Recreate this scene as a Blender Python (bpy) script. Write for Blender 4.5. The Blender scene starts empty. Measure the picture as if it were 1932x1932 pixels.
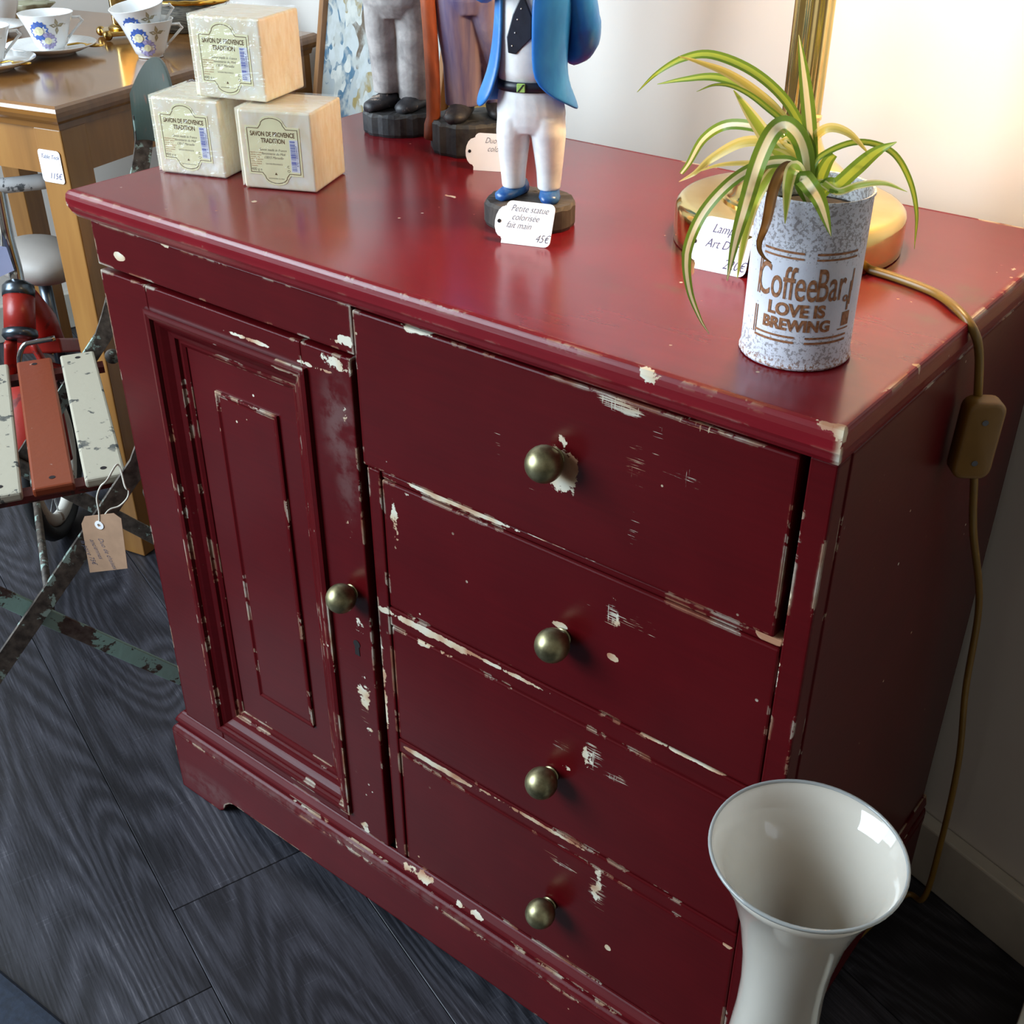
import bpy, math, random
import numpy as np
from mathutils import Vector, Matrix
random.seed(7)
S = bpy.context.scene
COL = S.collection
PI = math.pi
# ------------------------------------------------------------------ camera
FPX = 2208.23
YAW, PITCH, ROLL = -0.668442, -0.556255, -0.000721
CAM = np.array([1.02825, -0.6092, 1.1167])
def cam_axes():
    cy, sy, cp, sp = math.cos(YAW), math.sin(YAW), math.cos(PITCH), math.sin(PITCH)
    f = np.array([sy*cp, cy*cp, sp]); r = np.array([cy, -sy, 0.0]); u = np.cross(r, f)
    cr, sr = math.cos(ROLL), math.sin(ROLL)
    return r*cr+u*sr, -r*sr+u*cr, f
AR, AU, AF = cam_axes()
cd = bpy.data.cameras.new('camera'); cam = bpy.data.objects.new('camera', cd); COL.objects.link(cam)
cam.matrix_world = Matrix(((AR[0], AU[0], -AF[0], CAM[0]), (AR[1], AU[1], -AF[1], CAM[1]), (AR[2], AU[2], -AF[2], CAM[2]), (0, 0, 0, 1)))
cd.sensor_fit = 'HORIZONTAL'; cd.sensor_width = 36.0; cd.lens = 36.0*FPX/1932.0; cd.clip_start = 0.02
S.camera = cam
# ------------------------------------------------------------------ world, light, exposure
w = bpy.data.worlds.new('shop_ambient'); S.world = w; w.use_nodes = True
bg = w.node_tree.nodes['Background']; bg.inputs[0].default_value = (0.80, 0.72, 0.62, 1); bg.inputs[1].default_value = 0.21
def area(name, loc, target, sx, sy, power, col):
    l = bpy.data.lights.new(name, 'AREA'); l.shape = 'RECTANGLE'; l.size = sx; l.size_y = sy; l.energy = power; l.color = col
    o = bpy.data.objects.new(name, l); COL.objects.link(o); o.location = loc
    o.rotation_euler = (Vector(target)-Vector(loc)).to_track_quat('-Z', 'Y').to_euler(); return o
area('shop_window_daylight', (-1.12, -1.55, 1.50), (0.0, 0.15, 0.65), 1.5, 1.5, 92, (0.72, 0.87, 1.0))
area('side_window_daylight', (-1.42, -0.75, 1.75), (0.0, 0.35, 0.75), 0.9, 1.1, 14, (0.82, 0.92, 1.0))
S.cycles.max_bounces = 6; S.cycles.diffuse_bounces = 3; S.cycles.glossy_bounces = 4; S.cycles.caustics_refractive = False; S.cycles.caustics_reflective = False
vs = S.view_settings; vs.view_transform = 'Standard'; vs.look = 'None'; vs.exposure = 0.28; vs.gamma = 1.0; vs.use_curve_mapping = False

# ------------------------------------------------------------------ pixel helpers (photograph pixels -> rays)
def ray(u, v):
    d = AF + AR*(u-966)/FPX - AU*(v-966)/FPX
    return d/np.linalg.norm(d)
def onz(u, v, z):
    d = ray(u, v); return CAM + d*((z-CAM[2])/d[2])
def onpl(u, v, P, n):
    d = ray(u, v); n = np.array(n, float); return CAM + d*(((np.array(P)-CAM)@n)/(d@n))
def ony(u, v, y): return onpl(u, v, (0, y, 0), (0, 1, 0))

# ------------------------------------------------------------------ mesh builder
class MB:
    def __init__(s): s.v = []; s.f = []; s.uv = None
    def add(s, vs, fs):
        b = len(s.v); s.v += [tuple(map(float, q)) for q in vs]; s.f += [tuple(b+i for i in q) for q in fs]; return s
    def box(s, a, b):
        x0, y0, z0 = a; x1, y1, z1 = b
        return s.add([(x0,y0,z0),(x1,y0,z0),(x1,y1,z0),(x0,y1,z0),(x0,y0,z1),(x1,y0,z1),(x1,y1,z1),(x0,y1,z1)],
                     [(0,3,2,1),(4,5,6,7),(0,1,5,4),(1,2,6,5),(2,3,7,6),(3,0,4,7)])
    def obox(s, c, ax, ay, az):
        c, ax, ay, az = map(np.array, (c, ax, ay, az))
        V = [c+i*ax+j*ay+k*az for k in (-1,1) for j in (-1,1) for i in (-1,1)]
        return s.add(V, [(0,2,3,1),(4,5,7,6),(0,1,5,4),(1,3,7,5),(3,2,6,7),(2,0,4,6)])
    def rings(s, R, caps=True, closed=True):
        n = len(R[0]); V = [p for r in R for p in r]; F = []
        for i in range(len(R)-1):
            for j in range(n if closed else n-1):
                k = (j+1) % n
                F.append((i*n+j, i*n+k, (i+1)*n+k, (i+1)*n+j))
        if caps: F += [tuple(range(n-1, -1, -1)), tuple((len(R)-1)*n+j for j in range(n))]
        return s.add(V, F)
    def lathe(s, prof, c=(0,0,0), seg=32, sx=1, sy=1, caps=True):
        R = [[(c[0]+r*sx*math.cos(2*PI*j/seg), c[1]+r*sy*math.sin(2*PI*j/seg), c[2]+z) for j in range(seg)] for r, z in prof]
        return s.rings(R, caps)
    def tube(s, pts, rad, seg=8, flat=None, up=(0,0,1)):
        pts = [np.array(p, float) for p in pts]; n = len(pts)
        rad = rad if hasattr(rad, '__len__') else [rad]*n
        R = []
        t0 = pts[1]-pts[0]; t0 /= np.linalg.norm(t0)
        a = np.cross(t0, up); 
        if np.linalg.norm(a) < 1e-3: a = np.cross(t0, (1, 0, 0))
        a /= np.linalg.norm(a)
        for i, p in enumerate(pts):
            t = pts[min(i+1, n-1)]-pts[max(i-1, 0)]; t /= np.linalg.norm(t)
            a = a-t*(a@t); a /= np.linalg.norm(a); b = np.cross(t, a)
            fa, fb = (1, 1) if flat is None else flat
            R.append([p+a*rad[i]*fa*math.cos(2*PI*j/seg)+b*rad[i]*fb*math.sin(2*PI*j/seg) for j in range(seg)])
        return s.rings(R)
    def prism(s, poly, o, ex, ey, ez, th):
        o, ex, ey, ez = map(lambda q: np.array(q, float), (o, ex, ey, ez)); n = len(poly)
        V = [o+ex*x+ey*y for x, y in poly]+[o+ex*x+ey*y+ez*th for x, y in poly]
        F = [tuple(range(n-1, -1, -1)), tuple(range(n, 2*n))]+[(i, (i+1) % n, (i+1) % n+n, i+n) for i in range(n)]
        return s.add(V, F)
    def sphere(s, c, r, seg=20, rg=12, sc=(1,1,1)):
        R = []
        for i in range(1, rg):
            t = PI*i/rg
            R.append([(c[0]+sc[0]*r*math.sin(t)*math.cos(2*PI*j/seg), c[1]+sc[1]*r*math.sin(t)*math.sin(2*PI*j/seg), c[2]-sc[2]*r*math.cos(t)) for j in range(seg)])
        return s.rings(R)
    def mesh(s, name):
        m = bpy.data.meshes.new(name); m.from_pydata(s.v, [], s.f); m.update(); return m

def link(name, mesh, mat, parent=None, smooth=False, bevel=0, segs=2):
    o = bpy.data.objects.new(name, mesh); COL.objects.link(o)
    if mat is not None:
        mesh.materials.clear(); mesh.materials.append(mat)
    if smooth:
        for p in mesh.polygons: p.use_smooth = True
    if parent is not None:
        o.parent = parent; o.matrix_parent_inverse = PINV.get(parent.name, Matrix())
    if bevel:
        b = o.modifiers.new('bevel', 'BEVEL'); b.width = bevel; b.segments = segs; b.limit_method = 'ANGLE'; b.angle_limit = 0.6
        b.harden_normals = False
    return o
PINV = {}
def ob(name, mb, mat, parent=None, smooth=False, bevel=0, segs=2):
    return link(name, mb.mesh(name), mat, parent, smooth, bevel, segs)
def tag(o, label, cat, group=None, kind=None):
    o['label'] = label; o['category'] = cat
    if group: o['group'] = group
    if kind: o['kind'] = kind
    return o
def thing(name, label, cat, loc=(0,0,0), group=None, rotz=None):
    """Empty at the base. rotz None: children meshes are given in world coordinates."""
    o = bpy.data.objects.new(name, None); COL.objects.link(o); o.empty_display_size = 0.05
    o.location = loc
    if rotz is None:
        PINV[o.name] = Matrix.Translation(Vector(loc)).inverted()
    else:
        o.rotation_euler = (0, 0, rotz)
    return tag(o, label, cat, group)
def struct(o): o['kind'] = 'structure'; return o
def smooth_by_angle(o, ang=0.7):
    m = o.data
    for p in m.polygons: p.use_smooth = True
    try: m.set_sharp_from_angle(angle=ang)
    except Exception: pass
    return o
def spline(pts, n=8):
    pts = [np.array(p, float) for p in pts]; P = [2*pts[0]-pts[1]]+pts+[2*pts[-1]-pts[-2]]; out = []
    for i in range(1, len(P)-2):
        for k in range(n):
            t = k/n; a, b, c, d = P[i-1:i+3]
            out.append(0.5*((2*b)+(-a+c)*t+(2*a-5*b+4*c-d)*t*t+(-a+3*b-3*c+d)*t**3))
    out.append(pts[-1]); return out
def text_mesh(txt, size=1.0, shear=0.0, offset=0.0, align='CENTER', space=1.0, res=3):
    c = bpy.data.curves.new('lettering', 'FONT'); c.body = txt; c.size = size; c.shear = shear; c.offset = offset
    c.align_x = align; c.space_character = space; c.resolution_u = res
    o = bpy.data.objects.new('lettering', c); COL.objects.link(o)
    dg = bpy.context.evaluated_depsgraph_get(); m = bpy.data.meshes.new_from_object(o.evaluated_get(dg))
    V = np.array([v.co[:] for v in m.vertices]) if len(m.vertices) else np.zeros((0, 3)); F = [tuple(p.vertices) for p in m.polygons]
    bpy.data.objects.remove(o); bpy.data.curves.remove(c); bpy.data.meshes.remove(m)
    return V, F
def put_text(mb, txt, x, y, size, sx=1.0, fn=None, **k):
    V, F = text_mesh(txt, size, **k)
    if not len(V): return
    mb.add([fn(x+v[0]*sx, y+v[1]) for v in V], F)

# ------------------------------------------------------------------ materials
def srgb(r, g, b):
    f = lambda c: (c/255/12.92) if c/255 <= 0.04045 else ((c/255+0.055)/1.055)**2.4
    return (f(r), f(g), f(b), 1)
class NT:
    def __init__(s, name):
        s.m = bpy.data.materials.new(name); s.m.use_nodes = True; s.t = s.m.node_tree; s.n = s.t.nodes
        s.b = s.n['Principled BSDF']; s.out = s.n['Material Output']
    def new(s, t, **k):
        n = s.n.new(t)
        for a, b in k.items(): setattr(n, a, b)
        return n
    def l(s, a, b): s.t.links.new(a, b)
    def val(s, sock, x):
        if hasattr(x, 'is_output'): s.l(x, sock)
        else: sock.default_value = x
    def math(s, op, a, b=0.0, clamp=False):
        n = s.new('ShaderNodeMath', operation=op, use_clamp=clamp); s.val(n.inputs[0], a); s.val(n.inputs[1], b); return n.outputs[0]
    def mix(s, f, a, b, mode='MIX'):
        n = s.new('ShaderNodeMix', data_type='RGBA', blend_type=mode); s.val(n.inputs[0], f); s.val(n.inputs[6], a); s.val(n.inputs[7], b); return n.outputs[2]
    def coord(s, kind='Object'): return s.new('ShaderNodeTexCoord').outputs[kind]
    def mapp(s, v, scale=(1,1,1), loc=(0,0,0), rot=(0,0,0)):
        n = s.new('ShaderNodeMapping'); s.l(v, n.inputs[0]); n.inputs['Scale'].default_value = scale; n.inputs['Location'].default_value = loc; n.inputs['Rotation'].default_value = rot; return n.outputs[0]
    def noise(s, v, scale, detail=4, rough=0.55, dist=0):
        n = s.new('ShaderNodeTexNoise'); s.l(v, n.inputs['Vector']); n.inputs['Scale'].default_value = scale; n.inputs['Detail'].default_value = detail
        n.inputs['Roughness'].default_value = rough; n.inputs['Distortion'].default_value = dist; return n.outputs[0]
    def vor(s, v, scale, feature='F1', rnd=1.0):
        n = s.new('ShaderNodeTexVoronoi', feature=feature); s.l(v, n.inputs['Vector']); n.inputs['Scale'].default_value = scale; n.inputs['Randomness'].default_value = rnd; return n
    def ramp(s, f, stops, interp='LINEAR'):
        n = s.new('ShaderNodeValToRGB'); s.l(f, n.inputs[0]); cr = n.color_ramp; cr.interpolation = interp
        while len(cr.elements) < len(stops): cr.elements.new(0.5)
        for e, (p, c) in zip(cr.elements, stops): e.position = p; e.color = c if len(c) == 4 else (*c, 1)
        return n.outputs[0]
    def step(s, f, a, b):
        n = s.new('ShaderNodeMapRange', interpolation_type='SMOOTHSTEP'); s.val(n.inputs[0], f); n.inputs[1].default_value = a; n.inputs[2].default_value = b; return n.outputs[0]
    def bump(s, h, strength=0.3, dist=0.001):
        n = s.new('ShaderNodeBump'); n.inputs['Strength'].default_value = strength; n.inputs['Distance'].default_value = dist; s.l(h, n.inputs['Height']); s.l(n.outputs[0], s.b.inputs['Normal']); return n
    def set(s, color=None, rough=None, metal=None, **k):
        if color is not None: s.val(s.b.inputs['Base Color'], color)
        if rough is not None: s.val(s.b.inputs['Roughness'], rough)
        if metal is not None: s.val(s.b.inputs['Metallic'], metal)
        for a, b in k.items(): s.val(s.b.inputs[a.replace('_', ' ')], b)
        return s
def edge_mask(t, radius):
    bv = t.new('ShaderNodeBevel', samples=6); bv.inputs[0].default_value = radius
    g = t.new('ShaderNodeNewGeometry'); d = t.new('ShaderNodeVectorMath', operation='DOT_PRODUCT')
    t.l(bv.outputs[0], d.inputs[0]); t.l(g.outputs['True Normal'], d.inputs[1])
    return t.math('SUBTRACT', 1.0, d.outputs['Value'])
def spot_field(t, co, spots):
    acc = None
    for c, r, k in spots:
        a = t.new('ShaderNodeVectorMath', operation='SUBTRACT'); t.l(co, a.inputs[0]); a.inputs[1].default_value = c
        b = t.new('ShaderNodeVectorMath', operation='DIVIDE'); t.l(a.outputs[0], b.inputs[0]); b.inputs[1].default_value = r
        ln = t.new('ShaderNodeVectorMath', operation='LENGTH'); t.l(b.outputs[0], ln.inputs[0])
        v = t.math('MULTIPLY', t.step(ln.outputs['Value'], 1.0, 0.15), k)
        acc = v if acc is None else t.math('MAXIMUM', acc, v)
    return acc
def plain(name, col, rough=0.5, metal=0.0, var=0.12, scale=30, bump=0.0, **k):
    t = NT(name); co = t.coord(); n = t.noise(co, scale, 5)
    dark = tuple(c*(1-var*2) for c in col[:3])+(1,); lite = tuple(min(1, c*(1+var)) for c in col[:3])+(1,)
    t.set(t.ramp(n, [(0.3, dark), (0.7, lite)]), rough, metal, **k)
    if bump: t.bump(n, bump, 0.001)
    return t.m
H = 0.78757                    # cabinet top
YB = 0.0105                    # cabinet body front plane
U = np.array([0.951, -0.309, 0.0]); N = np.array([0.309, 0.951, 0.0])   # room axes: along the back wall / towards it
VW = 0.694                     # wall distance along N
def uv2w(u, v, z=0.0): return U*u+N*v+np.array([0, 0, z])
def F3(px, py, rx, rz, k, ry=0.02):  # wear patch on the cabinet front seen at a pixel
    q = ony(px, py, YB); return ((q[0], YB, q[2]), (rx, ry, rz), k)
def T3(px, py, rx, ry, k):
    q = onz(px, py, H); return ((q[0], q[1], H), (rx, ry, 0.02), k)

def red_paint(name, spots=(), scratch=(), edge=1.0, dirtcol=(104, 78, 76), base=(0.072, 0.0019, 0.0034), dirty=(), rough=0.30, er=0.0048, spec=0.30):
    t = NT(name); co = t.coord()
    n1 = t.noise(co, 52, 5, 0.66); n2 = t.noise(co, 14, 2)
    # paint tone, brush marks
    br = t.noise(t.mapp(co, (4, 30, 90)), 3, 2)
    lo = tuple(c*0.75 for c in base)+(1,); hi = tuple(c*1.2 for c in base)+(1,)
    col = t.ramp(t.math('ADD', t.math('MULTIPLY', n2, 0.6), t.math('MULTIPLY', br, 0.4)), [(0.2, lo), (0.8, hi)])
    # wear amount
    em = edge_mask(t, er); e = t.math('MULTIPLY', t.step(em, 0.005, 0.085), 0.40*edge)
    longn = n2
    e = t.math('MULTIPLY', e, t.step(longn, 0.36, 0.58))
    wear = e
    if spots: wear = t.math('MAXIMUM', wear, spot_field(t, co, [(c_, tuple(1.25*x_ for x_ in r_), k_*1.12) for c_, r_, k_ in spots]))
    chips = t.step(t.math('ADD', wear, n1), 0.85, 0.88)
    if scratch:
        # fine scratches: hatch running along x, broken by coarse noise
        s1 = t.noise(t.mapp(co, (14, 60, 420), (0, 0, 0), (0, 0.05, 0)), 2.2, 3, 0.6); s2 = t.noise(t.mapp(co, (330, 60, 10)), 2.2, 3, 0.6)
        hat = t.math('MAXIMUM', s1, t.math('SUBTRACT', s2, 0.07))
        sc = t.step(t.math('ADD', t.math('ADD', spot_field(t, co, scratch), t.math('MULTIPLY', n1, 0.35)), hat), 1.06, 1.13)
        chips = t.math('MAXIMUM', chips, t.math('MULTIPLY', sc, 0.75))
    # small pin-prick chips everywhere
    v = t.vor(co, 55); sp = t.math('MULTIPLY', t.step(v.outputs['Distance'], 0.085, 0.06), t.step(n2, 0.58, 0.64))
    chips = t.math('MAXIMUM', chips, sp)
    under = t.ramp(t.noise(co, 38, 1), [(0.35, srgb(165, 120, 92)), (0.5, srgb(196, 178, 150)), (0.62, srgb(205, 200, 182))])
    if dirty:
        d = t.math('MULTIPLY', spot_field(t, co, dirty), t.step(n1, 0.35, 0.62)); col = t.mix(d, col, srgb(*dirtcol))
    t.set(t.mix(chips, col, under), None)
    t.set(None, t.math('ADD', t.math('ADD', t.math('MULTIPLY', chips, 0.3), rough), t.math('MULTIPLY', t.step(em, 0.0, 0.03), 0.32)))
    t.bump(br, 0.10, 0.0006)
    t.set(None, Specular_IOR_Level=t.math('MULTIPLY', spec, t.math('SUBTRACT', 1.0, t.math('MULTIPLY', t.step(em, 0.0, 0.02), 0.8))))
    return t.m

sc_streak = [F3(1200, 870, 0.022, 0.045, 0.30), F3(1240, 840, 0.012, 0.05, 0.30), F3(1170, 765, 0.045, 0.012, 0.42), F3(1320, 800, 0.06, 0.010, 0.34),
             F3(1290, 900, 0.045, 0.018, 0.30), F3(1195, 1000, 0.010, 0.04, 0.28), F3(940, 830, 0.008, 0.04, 0.24), F3(1000, 930, 0.03, 0.02, 0.22)]
sc_d2 = [F3(1155, 1160, 0.014, 0.03, 0.38), F3(1200, 1170, 0.05, 0.03, 0.26), F3(1100, 1135, 0.03, 0.015, 0.26)]
sc_d3 = [F3(1120, 1430, 0.022, 0.03, 0.36), F3(1160, 1470, 0.03, 0.012, 0.36), F3(1060, 1410, 0.03, 0.015, 0.27)]
sc_d4 = [F3(1125, 1690, 0.02, 0.05, 0.34), F3(1050, 1625, 0.05, 0.014, 0.33)]
RED = {}
RED['top'] = red_paint('red_paint_top_lit', [T3(1900, 505, .015, .010, .36), T3(1735, 690, .010, .004, .45), T3(480, 380, .006, .006, .40), T3(850, 370, .015, .006, .36),
     T3(740, 570, .02, .006, .44), T3(1000, 640, .02, .006, .44), T3(1580, 805, .03, .008, .4), T3(1230, 700, .02, .006, .40)],
     dirty=[T3(1265, 470, .022, .010, 1.0), T3(1275, 547, .026, .009, 1.0), T3(1365, 545, .024, .009, 1.0), T3(1690, 545, .03, .014, .9), T3(1820, 560, .03, .02, .9), T3(1740, 600, .02, .01, .9), T3(1830, 545, .02, .01, .9), T3(1160, 545, .02, .01, .7)], dirtcol=(92, 58, 40), edge=1.1, base=(0.165, 0.0054, 0.0105), rough=0.21, er=0.009, spec=0.60)  # base red lightened on the top to include lamplight reflected off the wall
RED['body'] = red_paint('red_paint_body', [F3(225, 485, .012, .0055, .75), F3(850, 950, .10, .0045, .55), F3(1050, 1030, .12, .003, .40), F3(800, 1190, .09, .007, .50), F3(950, 1265, .10, .004, .42), F3(830, 1450, .08, .005, .50), F3(1000, 1545, .12, .004, .40), F3(1300, 1430, .10, .004, .45), F3(320, 465, .03, .006, .30), F3(640, 640, .03, .01, .34), F3(700, 560, .02, .01, .4), F3(800, 610, .06, .008, .38),
     F3(900, 650, .05, .007, .34), F3(700, 1050, .008, .18, .30), F3(725, 1300, .007, .12, .32), F3(740, 1580, .01, .03, .36),
     F3(1480, 1150, .006, .05, .34), F3(1500, 950, .005, .08, .26), F3(1450, 1200, .016, .012, .75), F3(1460, 1290, .005, .04, .34)], [F3(480, 470, .05, .012, .22)])
RED['drawer1'] = red_paint('red_paint_drawer', [F3(1062, 885, .026, .030, .50), F3(1065, 830, .008, .016, .36), F3(1200, 905, .012, .03, .22), F3(780, 620, .05, .006, .36),
     F3(1480, 830, .02, .006, .40), F3(850, 950, .06, .004, .40)], sc_streak)
RED['drawer2'] = red_paint('red_paint_drawer_mid', [F3(760, 925, .02, .012, .36), F3(1055, 1180, .012, .006, .5), F3(1155, 1240, .008, .006, .5), F3(1160, 1160, .012, .025, .26),
     F3(745, 1000, .008, .05, .33)], sc_d2)
RED['drawer3'] = red_paint('red_paint_drawer_low', [F3(1110, 1430, .012, .018, .30), F3(1065, 1450, .01, .008, .38), F3(800, 1215, .05, .008, .30)], sc_d3)
RED['drawer4'] = red_paint('red_paint_drawer_bottom', [F3(1125, 1680, .012, .04, .30), F3(1372, 1780, .008, .010, .7), F3(1145, 1790, .005, .005, .5)], sc_d4)
RED['door'] = red_paint('red_paint_door', [F3(690, 1310, .018, .045, .42), F3(680, 1190, .020, .040, .24), F3(700, 1400, .015, .06, .25), F3(640, 690, .04, .012, .32), F3(655, 800, .008, .04, .26),
     F3(590, 690, .04, .004, .40), F3(470, 640, .06, .004, .40), F3(665, 1000, .018, .08, .22), F3(690, 1560, .02, .02, .28)],
     [F3(690, 1330, .02, .06, .30)], dirty=[F3(640, 800, .03, .07, .7), F3(655, 900, .02, .06, .5)])
RED['plinth'] = red_paint('red_paint_plinth', [F3(800, 1650, .05, .010, .40), F3(900, 1720, .05, .008, .34)], dirty=[((0.25, 0, 0.098), (0.5, .02, .010), .6), ((0.06, 0, 0.03), (0.1, .02, .03), .5)], edge=1.0, base=(0.088, 0.0036, 0.0060), rough=0.4)
RED['side'] = red_paint('red_paint_side', [], edge=0.8, rough=0.32)
M_rawwood = plain('bare_wood', srgb(150, 108, 78), 0.7, 0, 0.25, 60)
M_dark = plain('dark_gap', (0.006, 0.002, 0.003, 1), 0.9)
def brass_old():
    t = NT('aged_brass'); co = t.coord(); n = t.noise(co, 60, 6, 0.6); n2 = t.noise(co, 260, 3)
    t.set(t.ramp(n, [(0.3, srgb(104, 100, 76)), (0.55, srgb(158, 152, 116)), (0.75, srgb(184, 178, 142))]), t.math('ADD', 0.28, t.math('MULTIPLY', n, 0.22)), 0.92); t.bump(n2, 0.06, 0.0004); return t.m
M_brass_old = brass_old()

# ------------------------------------------------------------------ floor of planks, walls
def floor_mat():
    t = NT('charcoal_oak_plank'); co = t.coord('Object'); r = t.new('ShaderNodeObjectInfo').outputs['Random']
    cmb = t.new('ShaderNodeCombineXYZ'); t.l(t.math('MULTIPLY', r, 37.0), cmb.inputs[0]); t.l(t.math('MULTIPLY', r, 91.0), cmb.inputs[1])
    ad = t.new('ShaderNodeVectorMath', operation='ADD'); t.l(co, ad.inputs[0]); t.l(cmb.outputs[0], ad.inputs[1]); v = ad.outputs[0]
    base = t.noise(t.mapp(v, (1.0, 5.2, 1)), 1.0, 1, 0.4, 0.2)
    wob = t.noise(t.mapp(v, (6, 60, 1)), 1.0, 3)
    ph = t.math('ADD', t.math('MULTIPLY', base, 210.0), t.math('MULTIPLY', wob, 4.0))
    rings = t.math('ADD', t.math('MULTIPLY', t.math('SINE', ph), 0.5), 0.5)
    fine = t.noise(t.mapp(v, (14, 420, 1)), 1.0, 3, 0.6)
    fine2 = t.noise(t.mapp(v, (90, 900, 1)), 1.0, 2, 0.6)
    cross = t.noise(t.mapp(v, (260, 14, 1)), 1.0, 2, 0.5)
    big = t.noise(t.mapp(v, (1.2, 5, 1)), 1.3, 2)
    g = t.math('ADD', t.math('ADD', t.math('MULTIPLY', rings, 0.13), t.math('MULTIPLY', fine, 0.46)), t.math('ADD', t.math('MULTIPLY', fine2, 0.16), t.math('MULTIPLY', big, 0.45)))
    g = t.math('ADD', g, t.math('MULTIPLY', t.step(cross, 0.62, 0.75), 0.06))
    col = t.ramp(g, [(0.34, srgb(13, 13, 16)), (0.55, srgb(33, 33, 38)), (0.72, srgb(58, 58, 65)), (0.90, srgb(104, 103, 109))])
    t.set(col, t.math('ADD', 0.28, t.math('MULTIPLY', fine, 0.2)), Specular_IOR_Level=0.4); t.bump(g, 0.25, 0.0006); return t.m
M_floor = floor_mat()
FZ = math.atan2(U[1], U[0])
fl = struct(ob('floor', MB().box((-3.6, -3.4, -0.05), (3.4, 1.6, -0.012)), plain('subfloor', (0.01, 0.01, 0.012, 1), 0.9)))
pw, plen, gap = 0.1973, 1.215, 0.0004
pm = MB().box((-plen/2+gap, -pw/2+gap, -0.012), (plen/2-gap, pw/2-gap, 0.0)).mesh('plank')
for row in range(-12, 4):
    v0 = -0.0835+row*pw
    j = 0.185 if row == 0 else (0.307 if row == -1 else (0.185+row*0.397) % plen)
    for k in range(-3, 2):
        uc = j+plen*(k+0.5)
        if uc < -2.6 or uc > 2.2: continue
        c = uv2w(uc, v0+pw/2)
        o = link('plank', pm, M_floor, None, False, 0.0006, 1); o.location = c; o.rotation_euler = (0, 0, FZ); o.parent = fl
def wall_mat():
    t = NT('warm_white_wall'); co = t.coord(); n = t.noise(co, 3, 3); f = t.noise(co, 160, 4)
    t.set(t.ramp(n, [(0.3, srgb(204, 199, 192)), (0.7, srgb(213, 208, 201))]), 0.75); t.bump(f, 0.12, 0.0008); return t.m
M_wall = wall_mat()
def slab_uv(u0, u1, v0, v1, z0, z1):
    P = [uv2w(u0, v0, z0), uv2w(u1, v0, z0), uv2w(u1, v1, z0), uv2w(u0, v1, z0), uv2w(u0, v0, z1), uv2w(u1, v0, z1), uv2w(u1, v1, z1), uv2w(u0, v1, z1)]
    return MB().add(P, [(0,3,2,1),(4,5,6,7),(0,1,5,4),(1,2,6,5),(2,3,7,6),(3,0,4,7)])
UL = -1.64
struct(ob('wall_back', slab_uv(UL-0.1, 2.6, VW, VW+0.1, -0.05, 2.7), M_wall))
struct(ob('wall_left', slab_uv(UL-0.1, UL, -1.0, VW, -0.05, 2.7), M_wall))
M_base = plain('painted_baseboard', srgb(186, 182, 170), 0.55, 0, 0.1, 12)
struct(ob('baseboard_back', slab_uv(UL, 2.6, VW-0.02, VW-0.0005, 0.0005, 0.087), M_base, None, False, 0.0025))
struct(ob('baseboard_left', slab_uv(UL+0.0005, UL+0.02, -1.0, VW-0.021, 0.0005, 0.087), M_base, None, False, 0.0025))

# ------------------------------------------------------------------ cabinet
cab = thing('cabinet', 'worn dark red painted wooden cabinet with one panelled door and four drawers', 'cabinet', (0.4, 0.226, 0))
D = 0.452; W = 0.8
def rect_rings(prof, x0, x1, y0, y1):
    """prof: (offset inward, z); left/front/right edges move, the back stays."""
    return [[(x0+o, y0+o, z), (x1-o*RS, y0+o, z), (x1-o*RS, y1, z), (x0+o, y1, z)] for o, z in prof]
RS = 0.35
zt, zb = H, 0.759
mb = MB().rings(rect_rings([(0.010, zb), (0.006, zb+.002), (0.003, zb+.006), (0.0015, zb+.010), (0.0, zb+.013), (0.0, zt-.008), (0.0008, zt-.004), (0.003, zt-.001), (0.006, zt)], 0.0, W, 0.0, D))
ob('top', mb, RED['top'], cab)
c = MB()   # carcass: sides, bottom, back, partition
xl, xr = 0.0184, 0.797
c.box((xl, YB+.021, .06), (xl+.016, D-.004, zb)); c.box((xr-.020, YB+.0203, .06), (xr, D-.002, zb))
c.box((xl+.016, .30, .09), (xr-.02, D-.006, .759)); c.box((xl+.016, YB+.02, .10), (xr-.02, D-.01, .125)); c.box((.372, YB+.006, .125), (.377, .30, .72))
ob('carcass', c, RED['side'], cab, False, 0.001, 1)
def board(name, a, b, mat, bev=0.0012): return ob(name, MB().box(a, b), mat, cab, False, bev, 2)
board('top_rail', (xl, YB, .7145), (.3722, YB+.022, zb), RED['body'])
board('stile', (.7775, YB, .098), (xr-.0005, YB+.02, zb-.0005), RED['body'])
board('stile', (.3772, YB, .1265), (.3925, YB+.02, .6105), RED['body'])
board('drawer_rail', (.3925, YB+.002, .6040), (.7770, YB+.02, .6105), RED['body'])
board('drawer_rail', (.3925, YB+.0005, .4440), (.7770, YB+.02, .4650), RED['body'])
board('drawer_rail', (.3925, YB+.0005, .2830), (.7770, YB+.02, .3005), RED['body'])
board('bottom_rail', (xl, YB+.0015, .105), (.777, YB+.02, .1262), RED['body'])
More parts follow.
